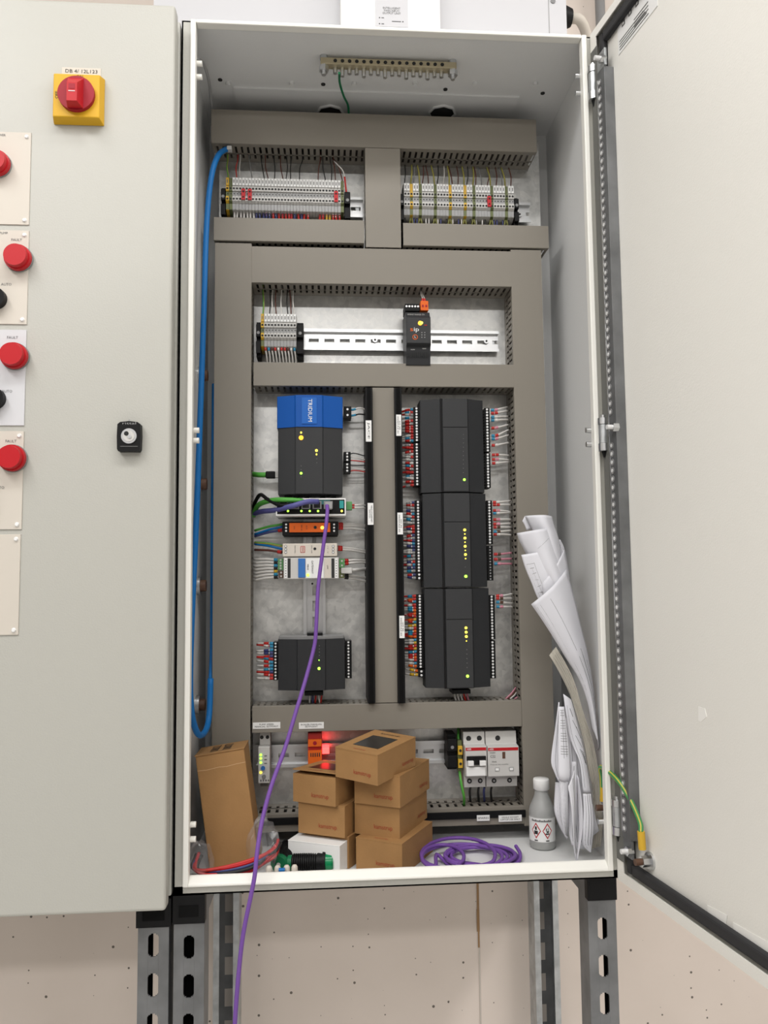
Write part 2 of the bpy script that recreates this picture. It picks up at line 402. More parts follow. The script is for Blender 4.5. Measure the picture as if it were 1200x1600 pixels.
# sticker on the door, turned a little
t0, _, z0 = dpt(966, 90, .0118); t1, _, z1 = dpt(1028, 20, .0118)
b = MB(DM); b.box(t0+.002, t1+.0, .0112, .0119, z0+.002, z0+.052, 'white')
def dtext(bb, s_, tt, zz, h, fit=None): bb.text(s_, (tt, .0110, zz), h, 'ink_soft', right=(1, 0, 0), up=(0, 0, 1), fit=fit)
for i in range(4): b.box(t0+.006, t1-.02-.004*i, .0108, .0112, z0+.006+i*.004, z0+.0072+i*.004, 'ink_soft')
for tt, hh in ((.014, .034), (.032, .036), (.05, .036), (.066, .040), (.08, .041)):
    b.box(t0+tt, t0+tt+.008, .0108, .0112, z0+hh, z0+hh+.007, 'ink_soft')
    b.box(t0+tt+.002, t0+tt+.006, .0106, .0108, z0+hh+.002, z0+hh+.005, 'white')
for i in range(3): b.box(t0+.045, t0+.08, .0108, .0112, z0+.012+i*.005, z0+.0132+i*.005, 'ink_soft')
st = b.build('rating_sticker', door); st['label'] = 'white printed sticker with approval marks'
# tape remnants on the door
for pts, o_ in (([(1091, 1104), (1101, 1107), (1104, 1120), (1095, 1128), (1091, 1126)], .0116),
            ([(1105, 1414), (1136, 1430), (1134, 1446), (1120, 1442), (1106, 1430)], .0112),
            ([(1145, 1441), (1200, 1472), (1210, 1500), (1147, 1462)], .0112)):
    q = [dpt(px, py, o_) for px, py in pts]; n = len(q)
    b = MB(DM); b.add([(a[0], a[1], a[2]) for a in q]+[(a[0], a[1]+.0005, a[2]) for a in q], [tuple(range(n)), tuple(range(n, 2*n))[::-1]]+[(i, (i+1) % n, n+(i+1) % n, n+i) for i in range(n)], 'tape')
    b.build('tape_remnant', door)
# hinges
for px, py0, py1 in ((927, 103, 158), (943, 652, 706), (965, 1247, 1305)):
    p0 = w(px, py1, -.008); p1 = w(px, py0, -.008); x = (p0.x+p1.x)/2; y = -.008
    b = MB(); h = p1.z-p0.z
    b.cyl((x, y, p0.z+h*.02), (x, y, p0.z+h*.24), .0076, 'steel', 14); b.cyl((x, y, p0.z+h*.25), (x, y, p0.z+h*.78), .0066, 'zinc', 14); b.cyl((x, y, p0.z+h*.79), (x, y, p0.z+h*.97), .0076, 'steel', 14)
    b.cyl((x, y, p0.z+h*.97), (x, y, p1.z+.003), .0035, 'steel', 10); b.cyl((x, y, p0.z+h*.02), (x, y, p0.z-.008), .0035, 'black', 10, r2=.001)
    b.box(x-.003, x+.004, y, .004, p0.z+h*.25, p0.z+h*.78, 'grey')
    b.build('hinge', enc)
# earth bar under the enclosure roof
eb = thing('earth_bar', 'brass earth terminal bar with a row of screws under the cabinet roof', 'earth bar', (0, .038, ZT-.004))
EZ = .010; q0 = wz(505, 97, ZT-.012); q1 = wz(706, 106, ZT-.012)
b = MB(); b.box(q0.x-.004, q1.x+.006, q0.y-.006, q0.y+.008, ZT-0.018, ZT-0.008, 'brass')
for x in (q0.x+.001, q1.x+.001): b.cyl((x, q0.y+.001, ZT-0.002), (x, q0.y+.001, ZT-0.008), .006, 'zinc', 10)
b.build('bar', eb, bevel=.001)
for x in (q0.x+.001, q1.x+.001):
    b = MB(); b.cyl((x, q0.y+.001, ZT-0.018), (x, q0.y+.001, ZT-0.026), .0075, 'steel', 6); b.cyl((x, q0.y+.001, ZT-0.026), (x, q0.y+.001, ZT-0.032), .0035, 'steel', 8); b.build('mounting_nut', eb)
for i in range(16):
    x = q0.x+.018+(q1.x-q0.x-.034)*i/15
    b = MB(); b.cyl((x, q0.y+.004, ZT-0.018), (x, q0.y+.004, ZT-0.027-.004*(i % 3 == 1)), .0032, 'steel', 8); b.cyl((x, q0.y-.0061, ZT-0.013), (x, q0.y-.0065, ZT-0.013), .0028, 'hole', 8)
    b.build('clamp_screw', eb)
def cable(name, pts, r, k, label, cat='cable', group=None, n=8, ks=None, seg=6, parent=None):
    o = MB().tube(smooth(pts, seg), r, k, n, ks).build(name, parent)
    if parent is None: tag(o, label, cat, group)
    return o
cable('earth_wire', [(w(530, 114, .045)), w(531, 130, .09), w(537, 150, .13), w(544, 166, .175), w(545, 190, .195)], .0018, 'green', 'thin green earth wire hanging from the brass earth bar down behind the top trunking', 'wire')
cable('flexible_cable', [w(306, 92, .03), w(317, 98, .06), w(326, 125, .1), w(330, 160, .16), w(333, 190, .185), w(338, 260, .2)], .0022, 'grey', 'thin grey wire curving down the left wall near the cabinet roof', 'wire')

# ================================================================== trunking
def duct(px0, py0, px1, py1, orient, label, yf=DF, cover=True, lip=.0, pitch=.0098):
    x0, x1, z0, z1 = R4(px0, py0, px1, py1, yf+.001)
    th = .0018; yb = PL
    T = thing('cable_trunking', label, 'cable trunking', ((x0+x1)/2, yb, z0), 'grey slotted cable trunking')
    b = MB(); i = .0012
    a0, a1, c0, c1 = (x0, x1, z0+i, z1-i) if orient == 'h' else (z0, z1, x0+i, x1-i)
    def bx(u0, u1, y0, y1, v0, v1, k='duct'):
        if orient == 'h': b.box(u0, u1, y0, y1, v0, v1, k)
        else: b.box(v0, v1, y0, y1, u0, u1, k)
    bx(a0, a1, yb-.002, yb, c0, c1, 'duct_dark')
    bx(a0, a1, yf+.012, yb-.002, (c0+c1)/2-.0006, (c0+c1)/2+.0006, 'black_matte')   # the cables packed inside
    y_ = [yf+.002, yf+.012, yb-.027, yb-.0245, yb-.012, yb-.002]
    for v0, v1 in ((c0, c0+th), (c1-th, c1)):
        bx(a0, a1, y_[0], y_[1], v0, v1); bx(a0, a1, y_[2], y_[3], v0, v1); bx(a0, a1, y_[4], y_[5], v0, v1)
        n = int((a1-a0)/pitch)
        for j in range(n+1):
            u = a0+j*pitch; bx(u, min(u+pitch*.62, a1), y_[1], y_[4], v0, v1)
    b.build('slotted_base', T)
    if cover:
        b = MB()
        if orient == 'h':
            b.box(x0, x1, yf, yf+th, z0, z1, 'duct'); b.box(x0, x1, yf+th, yf+.009, z0, z0+.0011, 'duct'); b.box(x0, x1, yf+th, yf+.009, z1-.0011, z1, 'duct')
        else:
            b.box(x0, x1, yf, yf+th, z0, z1, 'duct'); b.box(x0, x0+.0011, yf+th, yf+.009, z0, z1, 'duct'); b.box(x1-.0011, x1, yf+th, yf+.009, z0, z1, 'duct')
        b.build('cover', T, bevel=.0006)
    return T, (x0, x1, z0, z1)
_, dA = duct(330, 179, 838, 231, 'h', 'full width grey trunking across the very top of the mounting plate')
_, dB = duct(571, 232, 626, 387, 'v', 'short upright grey trunking between the two upper terminal rows')
_, dC = duct(334, 342, 569, 378, 'h', 'grey trunking under the upper left terminal row', yf=DF-.002)
_, dD = duct(630, 351, 857, 386, 'h', 'grey trunking under the upper right terminal row', yf=DF-.002)
_, dE = duct(333, 380, 392, 1290, 'v', 'tall upright grey trunking down the left side')
_, dF = duct(808.5, 391, 857.5, 1290, 'v', 'tall upright grey trunking down the right side')
_, dG = duct(393, 389, 799, 445, 'h', 'wide grey trunking above the wireless router rail')
_, dH = duct(396, 568, 803, 604, 'h', 'grey trunking below the middle rail, above the controllers')
_, dJ = duct(584, 606, 618.5, 1098, 'v', 'narrow upright grey trunking between the two black label strips')
_, dK = duct(394, 1099, 815, 1140, 'h', 'grey trunking under the controllers with two white setpoint labels')
_, dL = duct(395, 1266, 819, 1294, 'h', 'lowest grey trunking, open topped, behind the brown boxes', pitch=.0125)
# small clear cable tie mount under trunking A
# extend of the base on the right of trunking A
def on_front(px0, py0, px1, py1, y, th, k, b): x0, x1, z0, z1 = R4(px0, py0, px1, py1, y); b.box(x0, x1, y-th, y, z0, z1, k); return x0, x1, z0, z1

# black label strips
def label_strip(px0, py0, px1, py1, lab, y=DF+.012, dp=.02):
    x0, x1, z0, z1 = R4(px0, py0, px1, py1, y-dp)
    T = thing('label_strip', lab, 'label holder', ((x0+x1)/2, y, z0), 'black label strips')
    b = MB(); b.box(x0, x1, y-dp, y+.045, z0, z1, 'black'); b.box(x0+.0025, x1-.0025, y-dp-.0005, y-dp, z0, z1, 'black_matte'); b.build('strip', T, bevel=.0006)
    return T
def card_on(T, px0, py0, px1, py1, y, txt, vert, h, name='printed_label'):
    x0, x1, z0, z1 = R4(px0, py0, px1, py1, y); b = MB(); b.box(x0, x1, y-.0006, y, z0, z1, 'white')
    cx, cz = (x0+x1)/2, (z0+z1)/2
    if vert: b.text(txt, (cx, y-.0006, cz), h, 'ink', right=(0, 0, -1), up=(1, 0, 0), fit=(z1-z0)*.78)
    else: b.text(txt, (cx, y-.0006, cz), h, 'ink', fit=(x1-x0)*.85)
    o = b.build(name, T); 
    if txt != 'JACE': o['label'] = 'white label printed '+txt.replace('\n', ' ')
    return o
yl = DF+.012-.02-.0005
s1 = label_strip(573, 606, 584, 1099, 'black label strip left of the narrow centre trunking')
s2 = label_strip(619, 606, 630.5, 1099, 'black label strip right of the narrow centre trunking')
card_on(s1, 571.5, 657, 580.5, 690, yl, 'JACE', True, .0032); card_on(s1, 574.5, 786, 583.5, 820, yl, 'FIELD ETHERNET\nSWITCH', True, .0022)
card_on(s2, 619, 648, 627, 681, yl, 'I/O 34\nMODULE 01', True, .0022); card_on(s2, 621, 801, 629.5, 835, yl, 'I/O 34\nMODULE 02', True, .0022); card_on(s2, 624, 962, 632, 997, yl, 'I/O 34\nMODULE 03', True, .0022)
# labels on trunking K and the strip on trunking L
Kt = [o for o in bpy.data.objects if o.get('label', '').endswith('setpoint labels')][0]
card_on(Kt, 395, 1128.5, 438, 1138.5, DF, 'PUMP SPEED\nMANUAL SETPOINT', False, .0024); card_on(Kt, 467, 1128.5, 506, 1138.5, DF, 'BOILER MANUAL\nSETPOINT', False, .0024)
x0, x1, z0, z1 = R4(398, 1273, 822, 1284, DF-.004)
T = thing('label_strip', 'long horizontal black label strip on the lowest trunking', 'label holder', ((x0+x1)/2, DF-.002, z0), 'black label strips')
b = MB(); b.box(x0, x1, DF-.003, DF-.0002, z0, z1, 'black'); b.build('strip', T, bevel=.0004)
card_on(T, 745, 1273.5, 765, 1282.5, DF-.003, 'SPARES', False, .0028); card_on(T, 779, 1273.5, 815, 1283.5, DF-.003, 'SINGLE SOCKET\nLAPTOP USE ONLY', False, .0024)

# ================================================================== DIN rails
def rail(px0, py0, px1, py1, orient, label, screws=()):
    yf = PL-.015
    x0, x1, z0, z1 = R4(px0, py0, px1, py1, yf)
    if orient == 'h': c = (z0+z1)/2; a0, a1 = x0, x1
    else: c = (x0+x1)/2; a0, a1 = z0, z1
    b = MB()
    def bx(u0, u1, y0, y1, v0, v1, k='rail_metal'):
        if orient == 'h': b.box(u0, u1, y0, y1, v0, v1, k)
        else: b.box(v0, v1, y0, y1, u0, u1, k)
    for s_ in (-1, 1):
        bx(a0, a1, yf, yf+.0014, c+s_*.0128, c+s_*.0175); bx(a0, a1, yf+.0014, yf+.0075, c+s_*.0128, c+s_*.0140); bx(a0, a1, yf+.0072, yf+.0086, c+s_*.0032, c+s_*.0140)
    u = a0; P_ = .0255; sl = .0165
    while u < a1:
        bx(u, min(u+P_-sl, a1), yf+.0072, yf+.0086, c-.0032, c+.0032); u += P_
    # web standoffs to the plate
    for u in (a0+.01, a1-.012): bx(u, u+.006, yf+.0086, PL, c-.004, c+.004, 'zinc')
    T = thing('din_rail', label, 'mounting rail', ((x0+x1)/2, PL, z0), 'steel mounting rails')
    b.build('rail', T)
    for px, py in screws:
        p = w(px, py, yf+.004); b = MB(); b.cyl((p.x, yf+.0072, p.z), (p.x, yf+.0035, p.z), .0042, 'steel', 12); b.cyl((p.x, yf+.0035, p.z), (p.x, yf+.003, p.z), .0018, 'hole', 6); b.build('fixing_screw', T)
    return a0, a1, c
rl1 = rail(346, 304, 567, 338, 'h', 'steel rail behind the upper left terminal row')
rl2 = rail(628, 313, 829, 346, 'h', 'steel rail behind the upper right terminal row', [(812, 335)])
rl3 = rail(400, 514.5, 779.5, 548, 'h', 'long bright slotted steel rail carrying the black wireless router', [(586, 531), (760, 533)])
rl4 = rail(474.5, 640, 507.5, 1040, 'v', 'upright steel rail behind the blue topped controller', [(488, 912)])
rl5 = rail(698, 640, 731, 1070, 'v', 'upright steel rail hidden behind the three dark modules')
rl6 = rail(400, 1161, 812, 1193, 'h', 'lowest steel rail, carrying the circuit breaker')

# ================================================================== terminal blocks
YT = .176   # terminal front
def term_proto(name, label, kbody, klight, kmark, red=False, wd_=.0051):
    T = thing(name, label, 'terminal block', (0, 0, 0))
    yf = YT-PL   # local y: 0 is the mounting plate
    b = MB(); W2 = wd_/2-.00018
    # z: base -.027 .. +.027 around rail centre
    prof = [(-.008, -.029), (-.030, -.029), (-.0405, -.025), (-.0405, -.0145), (-.0415, -.0145), (yf+.001, -.0115), (yf+.001, -.004), (-.0425, -.0035), (-.0425, .0045), (yf+.001, .0050), (yf+.001, .0125), (-.0425, .014), (-.0425, .027), (-.030, .031), (-.008, .031)]
    b.prism(prof, 'x', -W2, W2, klight)
    b.prism([(-.0409, -.0245), (-.0409, -.0150), (-.0403, -.0150), (-.0403, -.0245)], 'x', -W2, W2, kbody)
    b.box(-W2, W2, -.0429, -.0424, -.0032, .0042, kbody)
    for z in (-.0085, .0088): b.cyl((0, yf+.001, z), (0, yf+.0005, z), .0017, 'hole', 8)
    b.cyl((0.0006, -.0429, .0008), (0.0006, -.0434, .0008), .0010, 'hole', 6)
    b.build('body', T)
    if kmark:
        b = MB(); b.box(-W2+.0003, W2-.0003, -.0448, -.0425, .0145, .0270, kmark)
        b.box(-.0007, .0007, -.0450, -.0448, .018, .0235, 'ink_soft'); b.build('marker', T)
    if red:
        b = MB(); b.box(-W2-.0007, W2+.0007, -.0475, -.0405, -.0105, .0075, 'red'); b.cyl((0, -.0475, .003), (0, -.048, .003), .0016, 'hole', 8); b.cyl((0, -.0475, -.006), (0, -.048, -.006), .0013, 'hole', 8)
        b.build('red_bridge', T)
    return T
protos = {}
def place_term(kind, x, z, label, group):
    if kind not in protos:
        a = dict(grey=('grey', 'grey_light', 'white', False), red=('grey', 'grey_light', 'white', True), yellow=('olive', 'yellow', 'yellow', False), earth=('olive', 'olive', None, False), gold=('olive', 'yellow', None, False))[kind]
        T = term_proto('terminal_block', label, *a); protos[kind] = T; T.location = (x, PL, z); T['group'] = group; return T
    return dup(protos[kind], (x, PL, z), label, group)
def clamp(px0, py0, px1, py1, label, y=.180):
    x0, x1, z0, z1 = R4(px0, py0, px1, py1, y); h = z1-z0
    b = MB(); b.box(x0, x1, y+.008, PL-.008, z0, z1, 'black'); b.box(x0, x1, y, y+.008, z0+h*.08, z0+h*.42, 'black'); b.box(x0, x1, y, y+.008, z0+h*.55, z0+h*.9, 'black')
    b.cyl(((x0+x1)/2, y, z0+h*.66), ((x0+x1)/2, y-.0006, z0+h*.66), min(.0026, (x1-x0)*.36), 'grey_mid', 10)
    o = b.build('end_clamp', bevel=.0006); tag(o, label, 'end clamp', 'black end clamps'); return o
rowx = {}
def term_row(px0, px1, pyc, seq, where, grp, zc):
    xs = []; a = w(px0, pyc, YT).x; c = w(px1, pyc, YT).x; n = len(seq); sp = (c-a)/n
    cnt = {}
    for i, k in enumerate(seq):
        x = a+sp*(i+.5); nm = {'g': 'grey', 'r': 'red', 'y': 'yellow', 'e': 'earth', 'o': 'gold'}[k]
        desc = {'g': 'light grey terminal block with white marker', 'r': 'grey terminal block carrying a red bridge', 'y': 'yellow topped earth terminal block', 'e': 'dark green earth terminal block', 'o': 'yellow and green earth terminal block'}[k]
        lab = '%s, %s from the left on %s' % (desc, ordn(i), where)
        place_term(nm, x, zc, lab, {'g': 'grey terminal blocks on ', 'r': 'red bridged terminal blocks on ', 'y': 'yellow earth blocks on ', 'e': 'green earth blocks on ', 'o': 'green earth blocks on '}[k]+where)
        xs.append(x)
    return xs, sp
zc1 = rl1[2]
s_ = ['y', 'e']+['g']*34+['e']
for i in (5, 7, 34): s_[i] = 'r'
xs1, sp1 = term_row(352.5, 537.5, 305, s_, 'the upper left rail', 'u', w(445, 304, YT).z)
s_ = []
for i, n in enumerate((2, 2, 4, 4, 4, 2, 5, 4, 2)):
    s_ += ['g']*n
    if i < 8: s_.append('oeeooeee'[i])
s_[28] = 'r'
xs2, sp2 = term_row(631.4, 803.7, 315, s_, 'the upper right rail', 'u', w(718, 312.5, YT).z)
seq2 = s_
xs3, sp3 = term_row(407.3, 463, 520, ['y']+['g']*10, 'the middle rail', 'u', w(436, 516, YT).z)
clamp(345, 290, 352, 339, 'black end clamp left of the yellow block on the upper left rail'); clamp(538.5, 296, 547.5, 345, 'black end clamp right end of the upper left terminal row')
clamp(625, 299, 631, 347, 'black end clamp left end of the upper right terminal row'); clamp(804.3, 306, 811, 349, 'black end clamp right end of the upper right terminal row')
clamp(400, 501, 407, 556, 'black end clamp left of the short middle terminal row'); clamp(464, 502, 474, 557, 'black end clamp right of the short middle terminal row')

# ================================================================== wires
def wire(pts, r, k, label, group, sleeves=(), seg=4, n=6, name='wire', cat='wire', ks=None):
    sp = smooth(pts, seg); o = MB().tube(sp, r, k, n, ks).build(name); tag(o, label, cat, group)
    L = len(sp)-1
    def at(t): q = max(0, min(.9999, t))*L; i = int(q); return sp[i].lerp(sp[i+1], q-i)
    for t0, t1, kk in sleeves:
        s_ = MB().tube([at(t0), at((t0+t1)/2), at(t1)], r*1.5, kk, 7).build('sleeve', o)
    return o
YG = ['wire_yellow', 'green_cable', 'wire_yellow', 'green_cable']
J = lambda a: random.uniform(-a, a)
# upper left row, above
for i, (px, k, nm) in enumerate(((357.5, 'YG', 'yellow and green'), (370, 'red_sleeve', 'red'), (375, 'wire_white', 'white'), (394, 'grey_mid', 'dark grey'), (413, 'ink', 'black'), (419, 'brown_wire', 'brown'), (429, 'ink', 'black'), (442, 'brown_wire', 'brown'), (447, 'ink', 'black'), (454, 'ink', 'black'), (468, 'ink', 'black'), (497, 'brown_wire', 'brown'), (508, 'ink', 'black'), (518, 'ink', 'black'), (524, 'brown_wire', 'brown'))):
    b0 = w(px, 279, .188); t0 = w(px+J(5), 250, .197); m = (b0+t0)/2+Vector((J(.002), -.004, 0))
    wire([b0-Vector((0, 0, .004)), b0, m, t0, t0+Vector((0, .002, .018))], .0009 if k != 'YG' else .0014, 'yellow' if k == 'YG' else k, '%s wire rising from the upper left terminal row, %s from its left end' % (nm, ordn(i)), 'wires above the upper left terminals', ks=YG if k == 'YG' else None)
# cables at the right end
wire([w(541, 300, .185), w(537, 270, .18), w(528, 258, .185), w(520, 250, .2)], .0010, 'wire_white', 'white wire arching off the right end clamp of the upper left terminal row', 'wires above the upper left terminals', [(.0, .25, 'red_sleeve')])
wire([w(537, 292, .185), w(532, 270, .185), w(527, 257, .19), w(521, 248, .2)], .0010, 'brown_wire', 'brown wire beside the white wire at the right end of the upper left terminals', 'wires above the upper left terminals')
# below
cols = ['wire_white']*4+['grey_mid', 'wire_white', 'navy', 'wire_white', 'brown_wire', 'wire_white', 'pink_wire', 'wire_white', 'red_sleeve']
for i in range(2, 36):
    if i in (26, 27, 28): continue
    x = xs1[i]; zt = w(445, 329, YT).z; k = 'wire_white' if i < 8 or i > 33 else random.choice(['wire_white', 'navy', 'pink_wire', 'grey_mid', 'brown_wire'])
    sl = 'red_sleeve' if i > 12 and random.random() < .75 else ('yellow' if i in (31, 32) else 'navy' if i > 8 else 'wire_white')
    wire([(x, .188, zt+.003), (x+J(.0008), .186, zt-.004), (x+J(.0015), .190, zt-.012), (x+J(.002), .196, zt-.022)], .0012, k, 'short wire below the %s block of the upper left terminal row' % ordn(i), 'wires below the upper left terminals', [(.2, .7, sl)])
# upper right
gi = [i for i, k in enumerate(seq2) if k in 'oe']
n_ = 0
for i, k in enumerate(seq2):
    x = xs2[i]; zt = w(718, 287, YT).z; zb = w(718, 340, YT).z
    if k in 'oe':
        q = x+J(.004)
        wire([(x, .188, zt-.004), (x, .187, zt+.004), ((x+q)/2, .184, zt+.018), (q, .196, zt+.04)], .0013, 'yellow', 'yellow green earth wire above the %s block, upper right row' % ordn(i), 'earth wires above the upper right terminals', ks=['wire_yellow', 'wire_yellow', 'olive'])
        for d in (-1, 1):
            wire([(x+d*.001, .188, zb+.004), (x+d*.002, .186, zb-.003), (x+d*.004, .190, zb-.012), (x+d*.006, .197, zb-.022)], .0012, 'yellow', 'yellow green wire going down %s from the %s block, upper right row' % ('left' if d < 0 else 'right', ordn(i)), 'earth wires below the upper right terminals', ks=['wire_yellow', 'wire_yellow', 'olive'])
    else:
        if n_ % 2 == 0:
            kk = random.choice(['ink', 'brown_wire', 'grey_mid', 'wire_white', 'ink']); q = x+J(.005)
            wire([(x, .188, zt-.004), (x, .187, zt+.006), ((x+q)/2, .184, zt+.018), (q, .196, zt+.04)], .0009, kk, 'thin wire above the %s block of the upper right row' % ordn(i), 'thin wires above the upper right terminals')
        if n_ % 3 != 1:
            kk = random.choice(['ink', 'grey', 'ink', 'wire_white', 'navy']); wire([(x, .188, zb+.004), (x, .188, zb-.006), (x+J(.002), .196, zb-.022)], .0011, kk, 'thin wire below the %s block of the upper right row' % ordn(i), 'thin wires below the upper right terminals')
        n_ += 1
# middle row
for i, (k, nm) in enumerate((('YG', 'yellow and green'), ('ink', 'black'), ('wire_white', 'white'), ('brown_wire', 'dark red'), ('wire_white', 'white'), ('ink', 'black'), ('brown_wire', 'dark red'), ('wire_white', 'white'))):
    px = (411, 421, 427, 432, 440, 450, 455, 460)[i]; b0 = w(px, 494, .186); t0 = w((411, 422, 426, 431, 440, 449, 453, 458)[i], 455, .197)
    wire([b0-Vector((0, 0, .004)), b0, (b0+t0)/2+Vector((J(.002), -.005, 0)), t0, t0+Vector((0, .002, .012))], .0010 if k != 'YG' else .0014, 'yellow' if k == 'YG' else k, '%s wire above the short middle terminal row, %s from the left' % (nm, ordn(i)), 'wires above the middle terminals', ks=YG if k == 'YG' else None)
for i in range(1, 11):
    x = xs3[i]; zt = w(436, 541, YT).z
    wire([(x-.001, .187, zt+.003), (x-.0005, .184, zt-.004), (x+.001, .188, zt-.014), (x+.002+J(.001), .196, zt-.030)], .0013, 'wire_white', 'white wire below the %s block of the short middle terminal row' % ordn(i), 'white wires below the middle terminals', [(.1, .38, random.choice(['wire_white', 'red_sleeve', 'blue_ferrule', 'brown_wire']))])

# ================================================================== device helpers
def led(T, px, py, y, k, r=.0013, name='indicator_light'):
    p = w(px, py, y); o = MB().cyl((p.x, y, p.z), (p.x, y-.0008, p.z), r, k, 10).build(name, T)
    return o
def dots(T, px0, px1, py0, py1, n, y, name, kscrew='screw_white', yb=.205, rr=.0016, kbody='black'):
    x0, x1, z0, z1 = R4(px0, py0, px1, py1, y)
    b = MB(); b.box(x0, x1, y, yb, z0, z1, kbody); cx = (x0+x1)/2; sp = (z1-z0)/n; zs = []
    for i in range(n):
        z = z1-sp*(i+.5); b.cyl((cx, y, z), (cx, y-.0004, z), rr, kscrew, 8); zs.append(z)
        b.box(x0-.0004, x0, y+.004, y+.010, z-sp*.3, z+sp*.3, 'grey_mid')
    b.build(name, T, bevel=.0003); return x0, x1, zs
def housing(T, pxs, py0, py1, yedge, yc, k, name='housing', yback=.205, top_bevel=.004):
    """pxs: left, centre-left, centre-right, right px on their planes; raised centre facet"""
    my = (py0+py1)/2
    xl, xr = w(pxs[0], my, yedge).x, w(pxs[3], my, yedge).x; ca, cb = w(pxs[1], my, yc).x, w(pxs[2], my, yc).x
    mx = (pxs[0]+pxs[3])/2; z0 = w(mx, py1, yc).z; z1 = w(mx, py0, yc).z
    b = MB(); prof = [(xl, yback), (xl, yedge), (ca-.0012, yc+.0022), (ca, yc), (cb, yc), (cb+.0012, yc+.0022), (xr, yedge), (xr, yback)]
    b.prism(prof[::-1], 'z', z0, z1, k); b.build(name, T, bevel=.0008)
    return xl, ca, cb, xr, z0, z1
# --- blue topped controller
T = thing('network_controller', 'blue topped dark grey controller with white vertical lettering, upper left of the cabinet', 'controller', (-.13, PL, .62))
yc, ye = .150, .163
xl, ca, cb, xr, z0, z1 = housing(T, (434.5, 462, 504, 535), 664, 771, ye, yc, 'device_dark2')
b = MB(); zb0 = w(484, 667, yc).z; zb1 = w(484, 617.5, yc).z
b.prism([(xl-.0015, .205), (xl-.0015, ye-.001), (ca-.0012, yc+.001), (ca, yc-.0012), (cb, yc-.0012), (cb+.0012, yc+.001), (xr+.001, ye-.001), (xr+.001, .205)][::-1], 'z', zb0, zb1, 'device_blue')
o = b.build('top_cover', T, bevel=.001); o['label'] = 'blue plastic cover over the upper third'
b = MB(); x0, x1, a0, a1 = R4(471.5, 621, 495, 662, yc-.002); b.box(x0, x1, yc-.0022, yc-.001, a0, a1, 'blue_logo')
b.text('TRIDIUM', ((x0+x1)/2+.001, yc-.0022, (a0+a1)/2), .0065, 'white', right=(0, 0, -1), up=(1, 0, 0), fit=(a1-a0)*.86); b.build('name_plate', T, bevel=.0004)
b = MB()
for px, py in ((439, 642), (437, 656), (440, 659), (529, 634), (527, 640), (531, 640), (527, 657), (531, 660)):
    p = w(px, py, ye-.0015); b.box(p.x-.001, p.x+.001, ye-.0022 if px < 450 else ye-.0022, ye-.0008, p.z-.002, p.z+.002, 'grey_light')
for px, py in ((441, 721), (442, 739), (527, 696), (531, 698), (527, 711), (527, 729), (529, 744)):
    p = w(px, py, ye); b.box(p.x-.001, p.x+.001, ye-.0006, ye+.0005, p.z-.0025, p.z+.0025, 'grey_mid')
b.build('port_marks', T)
for px, py, k, r in ((470.5, 676, 'led_yellow', .0015), (470.5, 684, 'led_orange', .0036), (494.5, 704, 'led_yellow', .0021), (494.5, 710, 'led_yellow', .0013), (495, 717, 'led_off', .0008), (495, 723, 'led_off', .0008), (470.5, 739.5, 'led_green', .0020), (470.5, 734, 'led_off', .0008), (470.5, 728, 'led_off', .0008), (470.5, 745, 'led_off', .0008)):
    led(T, px, py, yc, k, r)
b = MB()
for px in (445, 458, 475, 500, 517): x0, x1, a0, a1 = R4(px, 771, px+8, 777, .175); b.box(x0, x1, .172, .205, a0, a1, 'black')
b.build('lower_clip', T)
x0, x1, zs = dots(T, 537, 549, 635, 653, 2, .178, 'power_plug', rr=.0018)
for i, z in enumerate(zs): wire([(x1-.002, .185, z), (x1+.006, .183, z+.001), (x1+.014, .18, z+J(.002)+.002), (x1+.028, .19, z+J(.004))], .0012, 'wire_white' if i == 0 else 'ink', ('white' if i == 0 else 'black')+' wire in the two pole plug at the blue end of the controller', 'wires on the right of the blue topped controller', [(.1, .4, 'blue_ferrule')])
for q, (pa, pb_) in enumerate(((706, 721), (723, 738))):
    x0, x1, zs = dots(T, 537, 548, pa, pb_, 3, .178, 'serial_plug', rr=.0017)
    for i, z in enumerate(zs): wire([(x1-.002, .185, z), (x1+.008, .183, z+J(.001)), (x1+.03, .19, z+J(.003)-.002)], .0009, ('ink', 'wire_white', 'red_sleeve')[i], '%s wire in the %s three pole plug of the blue topped controller' % (('black', 'white', 'red')[i], 'upper' if q == 0 else 'lower'), 'wires on the right of the blue topped controller')
# green patch lead left of it
pl = thing('patch_lead', 'green network lead with black boot plugged into the left of the blue topped controller', 'cable', tuple(w(415, 742, .19)))
MB().tube(smooth([w(396, 741, .205), w(405, 742, .19), w(416, 742, .186)]), .0042, 'green_cable', 10).build('cable', pl)
x0, x1, a0, a1 = R4(415, 736, 430, 747, .181); MB().box(x0, x1, .181, .191, a0, a1, 'black').build('boot', pl, bevel=.0015)
x0, x1, a0, a1 = R4(430, 736.5, 435, 746, .181); MB().box(x0, x1, .182, .190, a0, a1, 'grey_light').build('plug', pl)
